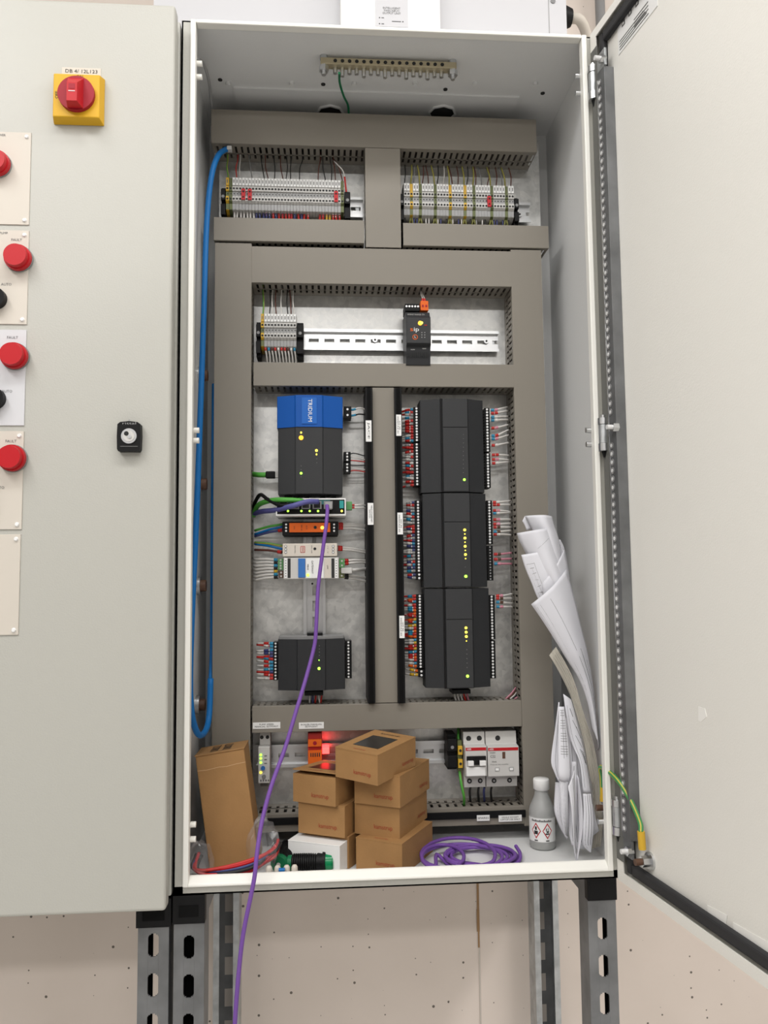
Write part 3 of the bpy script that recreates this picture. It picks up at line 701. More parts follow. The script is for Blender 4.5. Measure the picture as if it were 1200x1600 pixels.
# --- ethernet switch
T = thing('ethernet_switch', 'white framed network switch with teal and black face and green lights', 'network switch', tuple(w(485, 805, PL)))
y = .138; x0, x1, z0, z1 = R4(431, 778.5, 540.5, 806, y)
MB().box(x0, x1, y, .205, z0, z1, 'white').build('housing', T, bevel=.0008)
b = MB(); b.box(x0+.002, x1-.002, y-.0006, y, z0+.0028, z1-.0022, 'black'); b.box(x0+.004, x1-.024, y-.0010, y-.0006, z1-.0095, z1-.003, 'teal_dark'); xx, xy, _, _ = R4(530.5, 782, 537, 793, y); b.box(xx, xy, y-.001, y-.0006, z1-.0155, z1-.004, 'teal'); fpl = b.build('face_plate', T)
for i in range(5):
    xa_ = w(436+i*17.5, 790, y).x; b = MB(); b.box(xa_, xa_+.0135, y-.0016, y-.0006, z1-.0165, z1-.0045, 'grey_mid'); b.box(xa_+.002, xa_+.0115, y-.0018, y-.0016, z1-.0150, z1-.006, 'hole'); b.build('network_port', fpl)
for px, k in ((450, 'led_green'), (471, 'led_green'), (484, 'led_green'), (497, 'led_green'), (534, 'led_yellow')): led(fpl, px, 798.5, y-.0006, k, .0017)
x0, x1, a0, a1 = R4(541, 784, 550, 797, .165); MB().box(x0, x1, .160, .175, a0, a1, 'green_plug').build('power_plug', T, bevel=.0006)
for i in range(2): wire([(x1-.001, .168, a0+.004+i*.004), (x1+.006, .168, a0+.004+i*.004), (x1+.016, .172, a0+.004+i*.005), (x1+.03, .19, a0+.003+i*.005)], .0012, 'wire_white', '%s white wire with red ferrule leaving the green plug of the network switch' % ('lower', 'upper')[i], 'wires on the right of the network switch', [(.02, .25, 'red_sleeve')])
y = .132
cable('network_cable', [w(396, 806, .205), w(402, 791, .19), (w(415, 784, .16)), w(435, 781, .135), w(466, 782, .128), w(474, 784, .134)], .0040, 'green_cable', 'green network cable running into the network switch', 'cable', 'network cables at the switch')
cable('network_cable', [w(396, 796, .205), w(399, 784, .19), w(407, 773, .17), w(418, 780, .15), w(436, 789, .132), w(452, 789, .128), w(460, 790, .135)], .0030, 'black', 'black network cable bent over the left end of the network switch', 'cable', 'network cables at the switch')
cable('network_cable', [w(396, 803, .205), w(410, 799, .18), w(430, 797, .145), w(455, 791, .122), w(480, 784, .122), w(497, 784, .132)], .0042, 'violet_blue', 'violet blue network cable crossing the front of the network switch', 'cable', 'network cables at the switch')
# --- orange converter
T = thing('signal_isolator', 'slim black rail module with orange face and one lit yellow light', 'rail module', tuple(w(485, 836, PL)))
y = .152; x0, x1, z0, z1 = R4(441, 814.5, 528.5, 836.5, y)
MB().box(x0, x1, y+.003, .205, z0, z1, 'black').build('housing', T, bevel=.001)
p0, p1, a0, a1 = R4(452, 817, 516, 831.5, y); b = MB(); b.box(p0, p1, y, y+.003, a0, a1, 'orange')
for q, s_ in ((.12, 'ON'), (.30, '24V 1A'), (.42, 'OUT')): b.text(s_, (p0+(p1-p0)*q, y, (a0+a1)/2), .0022, 'ink', right=(0, 0, -1), up=(1, 0, 0))
p = w(492.5, 824, y); b.cyl((p.x, y, p.z), (p.x, y-.0008, p.z), .0024, 'hole', 12); b.build('face_plate', T)
led(T, 503.5, 824.5, y, 'led_yellow', .0026)
for px in (447, 522):
    for py in (819.5, 824.5, 829.5): p = w(px, py, y+.003); MB().cyl((p.x, y+.003, p.z), (p.x, y+.0024, p.z), .0016, 'screw_white', 8).build('terminal_screw', T)
def side_wires(lst, px0, px1, label, group, y0=.178, y1=.197):
    for i, (pya, pyb, k, nm, sl) in enumerate(lst):
        a = w(px0, pya, y0); c = w(px1, pyb, y1); m = a.lerp(c, .5)+Vector((0, -.003, .001))
        wire([a, a.lerp(m, .4), m, c], .0019, 'yellow' if k == 'YG' else k, '%s wire, %s from the top, %s' % (nm, ordn(i), label), group, [(.03, .28, sl)] if sl else (), ks=YG if k == 'YG' else None)
side_wires([(819, 829, 'green_cable', 'green', None), (823, 835, 'blue_cable', 'blue', None), (828, 838, 'navy', 'dark blue', 'red_sleeve')], 442, 398, 'left of the orange faced module', 'wires left of the orange faced module')
side_wires([(819, 821, 'wire_white', 'white', 'red_sleeve'), (822, 823, 'wire_white', 'white', 'red_sleeve'), (825, 829, 'wire_white', 'white', 'red_sleeve')], 528, 573, 'right of the orange faced module', 'wires right of the orange faced module')
# --- beige supply
T = thing('power_supply', 'slim beige rail power supply with small red square logo', 'power supply', tuple(w(485, 869, PL)))
y = .152; x0, x1, z0, z1 = R4(441.5, 849, 527, 869.5, y)
MB().box(x0, x1, y, .205, z0, z1, 'beige').build('housing', T, bevel=.0012)
b = MB(); p0, p1, a0, a1 = R4(469.5, 853.5, 476.5, 863.5, y); b.box(p0, p1, y-.0004, y, a0, a1, 'red'); b.box(p0+.0008, p1-.0008, y-.0006, y-.0004, a0+.0008, a1-.0008, 'beige'); b.text('MW', ((p0+p1)/2, y-.0006, (a0+a1)/2), .003, 'red', right=(0, 0, -1), up=(1, 0, 0), fit=.007)
p = w(492, 857.5, y); b.cyl((p.x, y, p.z), (p.x, y-.0006, p.z), .0022, 'hole', 10)
for px, s_ in ((461, 'MEAN WELL'), (487, 'DC OK'), (512, '+V -V')): p = w(px, 858.5, y); b.text(s_, (p.x, y, p.z), .0017, 'ink_soft', right=(0, 0, -1), up=(1, 0, 0), fit=.012)
b.build('face_print', T)
for px in (446.5, 520.5):
    for py in (853.5, 858.5, 863): p = w(px, py, y); MB().cyl((p.x, y, p.z), (p.x, y-.0006, p.z), .0021, 'grey_mid', 10).cyl((p.x, y-.0006, p.z), (p.x, y-.0009, p.z), .0013, 'screw_white', 8).build('terminal_screw', T)
side_wires([(853, 848, 'YG', 'yellow and green', None), (858, 850, 'blue_cable', 'blue', None), (863, 859, 'brown_wire', 'brown', 'red_sleeve')], 441, 398, 'left of the beige power supply', 'wires left of the beige power supply')
side_wires([(855, 861, 'wire_white', 'white', 'red_sleeve'), (858, 864, 'wire_white', 'white', 'red_sleeve')], 527, 573, 'right of the beige power supply', 'wires right of the beige power supply')
# --- gateway
T = thing('bus_gateway', 'light grey gateway module with blue block and green plugs under the beige supply', 'gateway', tuple(w(485, 904, PL)))
y = .150; x0, x1, z0, z1 = R4(443, 871, 529.5, 904.5, y)
MB().box(x0, x1, y, .205, z0, z1, 'grey_light').build('housing', T, bevel=.0008)
b = MB()
for px0, px1, k in ((449.5, 454, 'ink'), (518, 522.5, 'ink'), (478, 505.5, 'white'), (507, 517, 'beige'), (444.5, 448.5, 'white'), (523.5, 527.5, 'white')):
    p0, p1, a0, a1 = R4(px0, 872.5, px1, 903, y); b.box(p0, p1, y-.0005, y, a0, a1, k)
for px, s_, h in ((481, 'MBUS', .0026), (488, 'GATEWAY', .003), (512, 'LAN', .0022), (499, 'RS232', .002)): p = w(px, 886, y); b.text(s_, (p.x, y-.0005, p.z), h, 'ink', right=(0, 0, -1), up=(1, 0, 0))
for i in range(7):
    for px in (446.5, 525.5): p = w(px, 876+i*4, y); b.box(p.x-.0007, p.x+.0007, y-.0008, y-.0005, p.z-.0007, p.z+.0007, 'ink_soft')
b.build('face_print', T)
p0, p1, a0, a1 = R4(466, 872.5, 477, 902.5, y); MB().box(p0, p1, y-.002, y, a0, a1, 'blue').build('blue_block', T, bevel=.0005)
led(T, 481, 898.5, y-.0006, 'led_green', .0022)
_, _, zl = dots(T, 434.5, 442.5, 873, 890.5, 4, .170, 'left_plug', 'grey_light', kbody='green_plug'); _, _, zl2 = dots(T, 436, 442.5, 892, 903, 2, .170, 'left_plug', 'grey_light', kbody='brown_cap')
_, xg, zr = dots(T, 530, 538.5, 873, 887, 2, .168, 'right_plug', 'grey_light', kbody='green_plug'); dots(T, 530, 538, 889, 903, 2, .168, 'right_plug', 'grey_light', kbody='olive')
side_wires([(875+i*4.4, 874+i*5.5, 'wire_white', 'white', s_) for i, s_ in enumerate(['blue_ferrule', 'ink', 'blue_ferrule', 'ink', 'yellow', 'blue_ferrule', 'ink'])], 435, 397, 'left of the gateway', 'white wires left of the gateway')
side_wires([(876, 876, 'wire_white', 'white', 'red_sleeve'), (881, 879, 'wire_white', 'white', 'red_sleeve'), (899, 903, 'wire_white', 'white', 'ink'), (902, 909, 'wire_white', 'white', 'ink')], 538, 573, 'right of the gateway', 'wires right of the gateway')
pl = thing('patch_lead', 'pale grey network lead plugged into the right of the gateway', 'cable', tuple(w(545, 892, .18)))
x0, x1, a0, a1 = R4(533, 887, 550, 896, .165); MB().box(x0, x1, .165, .177, a0, a1, 'grey_light').build('boot', pl, bevel=.001)
MB().tube(smooth([w(549, 891, .171), w(558, 890, .175), w(573, 889, .195)]), .0026, 'grey_light', 8).build('cable', pl)
# --- I/O modules
def wires_left(T_zs, x, pal, where, group, r=.0016, length=.019, step=1, yb=.186):
    for i, z in enumerate(T_zs):
        if i % step: continue
        k1 = random.choice(pal); k2 = random.choice(pal+['wire_white'])
        dz = J(.002)
        wire([(x+.002, yb, z), (x-.005, yb-.001, z+dz*.3), (x-.012, yb+.001, z+dz), (x-length, yb+.008, z+dz*1.6)], r, random.choice(['wire_white', 'wire_white', 'red_sleeve', 'grey_light']), 'sleeved wire in the %s screw from top, %s' % (ordn(i), where), group, [(.06, .36, k1), (.42, .72, k2)])
def wires_right(items, x, where, group, xe, kw='wire_white', yb=.186):
    for i, (z, ze, k1, k2) in enumerate(items):
        wire([(x-.002, yb, z), (x+.006, yb-.002, z), (x+.014, yb-.001, z*.7+ze*.3), (xe, yb+.008, ze)], .0017, kw, 'wire with coloured sleeves, %s from the top, %s' % (ordn(i), where), group, [(.05, .25, k1), (.28, .5, k2)])
T = thing('input_output_module', 'dark grey input output module alone at the bottom left with purple cable crossing it', 'control module', tuple(w(487, 1080, PL)), 'dark grey input output modules')
yc, ye = .157, .168
xl, ca, cb, xr, z0, z1 = housing(T, (434.5, 465, 508, 539), 999, 1079, ye, yc, 'device_dark')
b = MB(); b.prism([(xl+.001, .200), (xl+.001, ye+.004), (ca, yc+.004), (cb, yc+.004), (xr-.001, ye+.004), (xr-.001, .200)][::-1], 'z', z1, z1+.004, 'grey_mid'); b.build('end_cap', T, bevel=.001)
x0, x1, a0, a1 = R4(480, 989, 504, 997, .180); MB().box(x0, x1, .178, .205, a0, a1, 'black').build('rail_clip', T)
_, _, zs = dots(T, 427, 434, 1003, 1063, 12, .180, 'left_connector', 'screw_white'); dots(T, 539.5, 549.5, 1001, 1060, 12, .178, 'right_connector')
xc_ = w(427, 1030, .186).x
wires_left(zs, xc_, ['red_sleeve', 'blue_ferrule', 'red_sleeve', 'navy'], 'left of the lone bottom left module', 'wires left of the bottom left module', step=1, length=.026)
led(T, 498.5, 1031.5, yc, 'led_green', .0009); led(T, 498.5, 1044.5, yc, 'led_green', .0023)
for i in range(4): led(T, 499, 1009+i*5, yc, 'led_off', .0009)
x0, x1, a0, a1 = R4(476, 1080, 505, 1086, .178); MB().box(x0, x1, .172, .205, a0, a1, 'black').build('lower_plug', T)
for i, k in enumerate(('wire_white', 'navy', 'red_sleeve', 'wire_white', 'red_sleeve')):
    p = w(484+i*4.6, 1085, .184); wire([p+Vector((0, 0, .003)), p-Vector((0, 0, .003)), p+Vector((J(.002), .004, -.014))], .0014, k, 'short %s wire under the lone module, %s from left' % ({'wire_white': 'white', 'navy': 'blue', 'red_sleeve': 'red'}[k], ordn(i)), 'wires under the bottom left module')
mods = [
    dict(n='top', py=(622.5, 769), pxs=(657, 692, 731.5, 755.5), l=[(646.5, 655.5, 636, 690, 12), (647, 656, 692, 759, 14)], r=[(757.5, 765.5, 637.5, 706, 15), (758.5, 766.5, 708, 762, 12)]),
    dict(n='middle', py=(770, 918), pxs=(661, 694, 735, 760), l=[(649, 658.5, 782, 894, 24), (650.5, 659.5, 895, 906, 2)], r=[(760.5, 769.5, 782, 850, 15), (761.5, 770.5, 852.5, 907, 12)]),
    dict(n='bottom', py=(919.5, 1076), pxs=(664, 697, 739, 765), l=[(651.5, 661.5, 929, 1044, 25), (654, 663, 1046, 1058, 2)], r=[(764, 773.5, 930, 999, 15), (765.5, 774.5, 1001, 1060, 12)])]
labs = {'top': 'uppermost of three joined dark grey input output modules, one green light lit', 'middle': 'middle of three joined dark grey input output modules, column of yellow lights lit', 'bottom': 'lowest of three joined dark grey input output modules, three yellow lights lit'}
for md_ in mods:
    n = md_['n']; T = thing('input_output_module', labs[n], 'control module', tuple(w(710, md_['py'][1], PL)), 'dark grey input output modules')
    yc, ye = .155, .168
    xl, ca, cb, xr, z0, z1 = housing(T, md_['pxs'], md_['py'][0]+.4, md_['py'][1]-.4, ye, yc, 'device_dark')
    b = MB(); zt = z1-(z1-z0)*.31
    b.box(ca+.0005, cb-.0005, yc-.0012, yc, zt+.0005, z1-.0006, 'device_dark2'); b.box(ca+.0005, cb-.0005, yc-.0012, yc, z0+.001, zt-.0006, 'device_dark2')
    fc = b.build('front_cover', T, bevel=.0004)
    b = MB(); b.box(ca-.0032, ca-.0008, yc-.0005, yc+.006, z0, z1, 'black'); b.build('cover_groove', T)
    b = MB(); b.text('MODULE', ((ca*.42+cb*.58), yc-.0012, z0+(z1-z0)*.17), .0032, 'grey_mid', right=(0, 0, -1), up=(1, 0, 0), fit=.016); b.build('moulded_mark', T) if False else None
    pal = dict(top=['red_sleeve', 'blue_ferrule', 'red_sleeve', 'grey', 'wire_white'], middle=['red_sleeve', 'blue_ferrule', 'red_sleeve', 'navy', 'grey'], bottom=['red_sleeve', 'red_sleeve', 'orange', 'blue_ferrule', 'yellow'])[n]
    c = 0
    for q, (a0, a1, b0, b1, k) in enumerate(md_['l']):
        _, _, zs = dots(T, a0, a1, b0, b1, k, .178, 'left_connector', rr=.0018)
        xx = w(a0, (b0+b1)/2, .186).x
        wires_left(zs, xx, pal, '%s left plug of the %s joined module' % (('upper', 'lower')[q], n), 'wires left of the %s module' % n, length=.02)
    for q, (a0, a1, b0, b1, k) in enumerate(md_['r']):
        dots(T, a0, a1, b0, b1, k, .176, 'right_connector', rr=.0018 if not (n == 'middle' and q == 1) else .0013, kscrew='screw_white' if not (n == 'middle' and q == 1) else 'grey')
    h = md_['py'][1]-md_['py'][0]
    if n == 'top':
        ly = [(724, 679+i*6.6, 'led_off', .0008) for i in range(10)]+[(725.5, 749.5, 'led_green', .0021)]
    elif n == 'middle':
        ly = [(726+i*.2, 828+i*6.4, 'led_yellow', .0021 if i % 2 == 0 else .0010) for i in range(8)]+[(727, 886, 'led_off', .0007), (727.8, 900.5, 'led_green', .0024)]
    else:
        ly = [(728, 981, 'led_yellow', .0021), (728.3, 987.8, 'led_yellow', .0021), (728.6, 994.5, 'led_yellow', .0021), (728.8, 1001.5, 'led_yellow', .0009)]+[(729.4+i*.1, 1015+i*7, 'led_off', .0010) for i in range(5)]+[(730.5, 1056.5, 'led_green', .0024)]
    for px, py, k, r in ly: led(fc, px, py, yc-.0012, k, r)
    rs = dict(top=([(641, 636), (646, 642), (652, 651), (657, 656), (669, 664), (681, 672), (686, 680), (696, 692), (711, 712), (718, 719), (724, 722)], 768, 793),
              middle=([(785, 783), (789, 789), (798, 800), (802, 801), (812, 812), (819, 818), (824, 824), (831, 829), (835, 836), (866, 864), (874, 873), (881, 881)], 771, 797),
              bottom=([(931, 928), (935, 935), (941, 943), (948, 948)], 776, 800))[n]
    its = []
    for (pa, pb_) in rs[0]:
        its.append((w(rs[1], pa, .186).z, w(rs[2], pb_, .195).z, random.choice(['red_sleeve', 'blue_ferrule', 'red_sleeve']), random.choice(['red_sleeve', 'wire_white', 'pink_wire', 'brown_cap'])))
    up = [t_ for t_ in its]; xs_ = w(rs[1], rs[0][0][0], .186).x; xe_ = w(rs[2], rs[0][0][1], .195).x
    if n == 'middle':
        wires_right(up[:9], xs_, 'right of the middle module', 'wires right of the middle module', xe_)
        wires_right(up[9:], xs_, 'pink group right of middle module', 'pink wires right of the middle module', xe_, 'pink_wire')
    else: wires_right(up, xs_, 'right of the %s module' % n, 'wires right of the %s module' % n, xe_)
    if n == 'bottom':
        x0, x1, a0, a1 = R4(706, 1077, 734, 1083, .178); MB().box(x0, x1, .170, .205, a0, a1, 'black').build('lower_plug', T)
        for i in range(5):
            p = w(710+i*5, 1082, .182); k = ('wire_white', 'wire_white', 'wire_white', 'red_sleeve', 'pink_wire')[i]
            wire([p+Vector((0, 0, .004)), p-Vector((0, 0, .004)), p+Vector((.004, .006, -.016))], .0016, k, 'short %s wire under the lowest joined module, %s from left' % ({'wire_white': 'white', 'red_sleeve': 'red', 'pink_wire': 'pink'}[k], ordn(i)), 'wires under the lowest joined module')
# bundle of wires in the trunking corner, bottom right
for i, k in enumerate(('pink_wire', 'brown_wire', 'wire_white', 'ink', 'pink_wire', 'ink')):
    p = w(790+i*3.4, 1092, .190); q = w(806+i*1.0, 1074+i*3, .205)
    wire([p, p.lerp(q, .5)+Vector((0, -.004, 0)), q], .0012, k, 'thin wire crossing the trunking corner below the right modules, %s from the left' % ordn(i), 'wires in the lower right trunking corner')

# ================================================================== wireless router on the middle rail
T = thing('wireless_router', 'narrow black rail router with a glowing orange light on the middle rail', 'router', tuple(w(652, 568, PL)))
y = .150; x0, x1, z0, z1 = R4(635, 496, 673, 537, y)
zt = w(653, 484, y).z; zbt = w(652, 568, y).z
b = MB(); b.prism([(.205, zbt), (y+.010, zbt), (y+.006, z0-.004), (y, z0), (y, z1), (y+.006, z1+.003), (y+.012, zt), (.205, zt)], 'x', x0, x1, 'device_dark'); b.build('housing', T, bevel=.0008)
b = MB(); b.box(x0+.0005, x1-.0005, y-.001, y, z0+.001, z1-.0005, 'device_dark2')
p = w(646, 515, y); b.text('s', (p.x-.003, y-.001, p.z), .0068, 'orange', fit=.0045); b.text('ip', (p.x+.0045, y-.001, p.z), .0068, 'white', fit=.008)
p = w(648.5, 527, y); b.cyl((p.x, y-.001, p.z), (p.x, y-.0015, p.z), .0042, 'orange', 16); b.cyl((p.x, y-.0015, p.z), (p.x, y-.0017, p.z), .0033, 'device_dark2', 16); b.text('L', (p.x, y-.0017, p.z), .004, 'white')
for i in range(3):
    for px in (659, 663.5): p = w(px, 520+i*3.7, y); b.box(p.x-.0008, p.x+.0008, y-.0015, y-.001, p.z-.0006, p.z+.0006, 'grey')
p = w(665, 508.5, y); b.box(p.x-.002, p.x+.002, y-.0015, y-.001, p.z-.0006, p.z+.0006, 'red')
b.build('face_plate', T)
b = MB(); p = w(650, 491.5, y+.007); b.text('INTERNET MANAGER  ETH', (p.x, y+.0075, p.z), .0022, 'grey_light', fit=.027)
p = w(645, 546.5, y+.006); b.text('4-20V', (p.x, y+.0055, p.z), .002, 'grey_light')
p = w(663, 545, y+.006); b.text('RESET', (p.x, y+.0055, p.z), .0018, 'grey_light')
for i in range(11): p = w(636.5+i*3.2, 554, y+.007); b.box(p.x-.0004, p.x+.0004, y+.006, y+.009, p.z-.004, p.z+.004, 'hole')
b.build('face_print', T)
led(T, 659, 504.5, y-.001, 'led_yellow', .0020); led(T, 656.5, 505, y-.0009, 'led_orange', .0036)
a0, a1, c0, c1 = R4(632.5, 476, 655, 484, .170); b = MB(); b.box(a0, a1, .166, .20, c0-.003, c1, 'black')
for i in range(5): b.cyl((a0+(a1-a0)*(i+.5)/5, .166, (c0+c1)/2), (a0+(a1-a0)*(i+.5)/5, .1655, (c0+c1)/2), .0017, 'screw_white', 8)
b.build('top_connector', T)
a0, a1, c0, c1 = R4(656.5, 472, 668.5, 482, .170); b = MB(); b.box(a0, a1, .164, .20, c0-.005, c1, 'orange'); b.box(a0+.002, a0+.005, .1635, .164, c0, c0+.004, 'red_deep'); b.box(a1-.005, a1-.002, .1635, .164, c0, c0+.004, 'red_deep'); b.build('power_plug', T, bevel=.0005)
for i in range(2): wire([w(660.5+i*4, 474, .176), w(660+i*3, 466, .178), w(657.5+i*2, 459, .186), w(656.5+i, 450, .198)], .0011, 'wire_white', '%s white wire rising from the orange plug of the black router' % ('left', 'right')[i], 'wires of the black router', [(.0, .3, 'red_sleeve')])
b = MB(); p = w(662, 562, y+.010)
for px in (660, 665.5): p = w(px, 562, y+.010); b.cyl((p.x, y+.010, p.z), (p.x, y+.0094, p.z), .0018, 'screw_white', 8)
b.build('terminal_screws', T)

# ================================================================== lower rail devices
T = thing('phase_monitor_relay', 'slim light grey relay with green and orange lights left on the lowest rail', 'relay', tuple(w(412, 1225, PL)))
y = .165; x0, x1, z0, z1 = R4(403.5, 1167, 421.5, 1224, y)
b = MB(); b.box(x0, x1, y, .205, z0, z1, 'grey_light'); b.box(x0+.001, x1, y+.012, .205, z1, z1+.024, 'grey_light'); b.box(x0+.002, x1-.002, y+.018, .205, z0-.009, z0, 'grey'); b.build('housing', T, bevel=.0008)
b = MB()
for dx in (.25, .75): b.cyl((x0+(x1-x0)*dx, y+.012, z1+.012), (x0+(x1-x0)*dx, y+.0114, z1+.012), .0028, 'hole', 10)
for i in range(4): b.box(x0+.003+i*.0038, x0+.005+i*.0038, y-.0004, y, z0+.003, z0+.0055, 'ink_soft')
for i in range(3): b.box(x0+.009, x0+.013, y-.0004, y, z1-.014-i*.0055, z1-.0128-i*.0055, 'ink_soft')
b.cyl((x0+.0085, y, z0+.010), (x0+.0085, y-.001, z0+.010), .0032, 'grey_mid', 12); b.build('face_print', T)
for py in (1179.5, 1185, 1191.5): led(T, 407.5, py, y, 'led_green', .0019)
led(T, 407.5, 1207, y, 'led_yellow', .0019)
p = w(411, 1200, y); MB().cyl((p.x, y, p.z), (p.x, y-.0025, p.z), .0032, 'blue', 12).build('adjuster', T)
T = thing('surge_protector', 'orange rail module with glowing red light behind the brown boxes', 'rail module', tuple(w(493, 1195, PL)))
x0, x1, z0, z1 = R4(481, 1146, 503, 1200, .168)
b = MB(); b.box(x0, x1, .174, .205, z0, z1, 'red_sleeve'); b.build('housing', T, bevel=.0008)
b = MB(); h = z1-z0; b.box(x0+.0005, x1-.0005, .168, .174, z0+h*.62, z0+h*.82, 'orange'); b.box(x0+.0005, x1-.0005, .165, .174, z0+.001, z0+h*.5, 'orange'); b.cyl(((x0+x1)/2, .168, z0+h*.72), ((x0+x1)/2, .1675, z0+h*.72), .003, 'red_deep', 10)
for i in range(5): b.box(x0+.004+i*.0032, x0+.0055+i*.0032, .1646, .165, z0+h*.34, z0+h*.45, 'ink')
b.build('face', T)
x0, x1, a0, a1 = R4(503.5, 1169, 514.5, 1178, .175); MB().box(x0, x1, .175, .2, a0, a1, 'led_red').build('indicator_light', T, bevel=.0005)
# breaker pair
def breaker(px0, px1, rcd, label, txt):
    y = .158; x0, x1, z0, z1 = R4(px0, 1167, px1, 1213, y)
    T = thing('circuit_breaker', label, 'circuit breaker', ((x0+x1)/2, PL, z0), 'white circuit breakers on the lowest rail')
    zt = w(768, 1143, y+.014).z; zb = w(768, 1230, y+.014).z
    b = MB(); b.prism([(.205, zb), (y+.016, zb), (y+.014, z0-.002), (y, z0), (y, z1), (y+.014, z1+.002), (y+.016, zt), (.205, zt)], 'x', x0+.0003, x1-.0003, 'grey_light'); b.build('housing', T, bevel=.0008)
    b = MB(); b.box(x0+.001, x1-.001, y-.0004, y, z1-.0055, z1-.001, 'red'); b.text('ABB', (x0+.006, y-.0004, z1-.0033), .0028, 'white')
    xs_ = [.25, .75] if not rcd else [.4]
    for q in xs_: b.cyl((x0+(x1-x0)*q, y+.0155, (z1+zt)/2), (x0+(x1-x0)*q, y+.0145, (z1+zt)/2), .004, 'hole', 12)
    for q in ([.25, .75]): b.cyl((x0+(x1-x0)*q, y+.0155, (z0+zb)/2), (x0+(x1-x0)*q, y+.0140, (z0+zb)/2), .0038, 'hole', 12); b.cyl((x0+(x1-x0)*q, y+.0140, (z0+zb)/2), (x0+(x1-x0)*q, y+.0135, (z0+zb)/2), .0018, 'grey', 6)
    if rcd:
        b.text('DS201', (x0+.008, y-.0002, z1-.0085), .0024, 'ink'); b.text('C32', (x0+.008, y-.0002, z1-.014), .0036, 'ink'); b.text('30mA', (x0+.010, y-.0002, z1-.022), .0022, 'ink'); b.text('Press to test monthly', (x0+.018, y-.0002, z1-.026), .0016, 'ink_soft', fit=.028)
        b.box(x0+.023, x0+.0275, y-.0005, y, z1-.0175, z1-.0075, 'brown_cap'); b.box(x0+.011, x0+.018, y-.0006, y, z0+.008, z0+.0135, 'grey'); b.box(x0+.012, x0+.017, y-.001, y-.0006, z0+.009, z0+.0125, 'white')
        b.box(x0+.033, x0+.040, y-.0006, y, z0+.008, z0+.0135, 'grey'); b.box(x0+.034, x0+.039, y-.001, y-.0006, z0+.009, z0+.0125, 'white')
    b.build('face_print', T)
    if not rcd:
        MB().box(x0+.002, x1-.002, y-.003, y, z0+.024, z0+.0305, 'black').build('toggle_frame', T, bevel=.0005)
        MB().box(x0+.003, x0+.012, y-.008, y, z0+.017, z0+.0245, 'white').box(x0+.021, x1-.003, y-.008, y, z0+.017, z0+.0245, 'white').box(x0+.012, x0+.021, y-.006, y, z0+.018, z0+.026, 'black').build('toggle', T, bevel=.0008)
        MB().box(x0+.001, x1-.003, y-.004, y, z0+.001, z0+.0145, 'white').build('cover_flap', T, bevel=.001)
    return T
breaker(727, 761, False, 'white double pole circuit breaker with black and white toggle', '')
breaker(762, 811, True, 'wide white residual current unit with red stripe right of the toggle breaker', '')
clamp(700, 1149, 714, 1204, 'black end clamp left of the green earth block on the lowest rail', y=.172)
x0, x1, z0, z1 = R4(716, 1158, 723, 1206, .170)
T = thing('earth_terminal', 'single yellow and green earth terminal left of the circuit breakers', 'terminal block', ((x0+x1)/2, PL, z0))
b = MB(); b.box(x0, x1, .176, .205, z0, z1, 'olive'); h = z1-z0
for q in (.12, .55): b.box(x0, x1, .170, .176, z0+h*q, z0+h*(q+.28), 'yellow'); b.cyl(((x0+x1)/2, .170, z0+h*(q+.14)), ((x0+x1)/2, .1694, z0+h*(q+.14)), .0022, 'hole', 8)
b.build('body', T, bevel=.0005)
cable('earth_wire', [w(718, 1204, .180), w(721, 1225, .172), w(725, 1245, .172), w(725, 1258, .185)], .0022, 'green_cable', 'green and yellow wire running down from the earth terminal by the breakers', 'wire', ks=['green_cable', 'green_cable', 'yellow'])
cable('earth_wire', [w(717, 1160, .185), w(716, 1150, .188), w(716, 1138, .2)], .0020, 'green_cable', 'green wire above the earth terminal by the breakers', 'wire')
for i, px in enumerate((735, 748, 757, 768)):
    cable('wire', [w(px, 1230, .180), w(px-1, 1238, .182), w(px, 1252, .195)], .0018, ('ink', 'ink', 'navy', 'ink')[i], 'dark wire under the circuit breakers, %s from the left' % ordn(i), 'wire', 'wires under the circuit breakers')

# ================================================================== loose cables
tagp = [w(511, 790, .122), w(511.5, 800, .112), w(509, 825, .105), w(503, 870, .10), w(497, 920, .095), w(494, 980, .09), w(491, 1010, .088), w(478, 1060, .075), w(463, 1110, .06), w(445, 1170, .045), w(425, 1225, .025), w(410, 1280, .008), w(402, 1330, -.010), w(398, 1368, -.018), w(392, 1400, -.022), w(380, 1460, -.025), w(373, 1520, -.025), w(367, 1600, -.025), w(364, 1680, -.02)]
pc = thing('patch_cable', 'purple network cable hanging from the switch out over the cabinet sill', 'cable', tuple(tagp[-1]))
MB().tube(smooth(tagp, 6), .0029, 'purple', 10).build('cable', pc)
x0, x1, a0, a1 = R4(508, 785, 519, 796, .130); MB().box(x0, x1, .122, .137, a0, a1, 'grey').build('plug', pc, bevel=.0008)
cable('blue_cable', [w(357, 234, .175), w(352, 234, .165), w(341, 243, .15), w(332, 268, .14), w(326, 310, .135), w(322, 370, .13), w(319, 470, .12), w(315, 590, .11), w(311, 700, .10), w(306, 830, .085), w(300, 960, .06), w(297, 1060, .045), w(299, 1110, .045), w(305, 1138, .06), w(313, 1149, .08), w(322, 1140, .11), w(327, 1115, .13), w(329, 1060, .14)], .0044, 'blue_cable', 'thick bright blue cable looping down the left wall inside the cabinet')
cable('blue_cable', [w(329, 1060, .165), w(331, 1000, .18), w(332, 850, .185), w(333, 700, .19), w(334, 600, .20)], .0030, 'blue_cable', 'thin blue cable hidden close behind the left trunking edge')
b = MB(); p = w(358, 232, .165); b.box(p.x-.003, p.x+.004, .162, .172, p.z-.003, p.z+.003, 'grey_light'); tag(b.build('cable_tie'), 'small pale cable tie at the top end of the blue cable', 'cable tie')
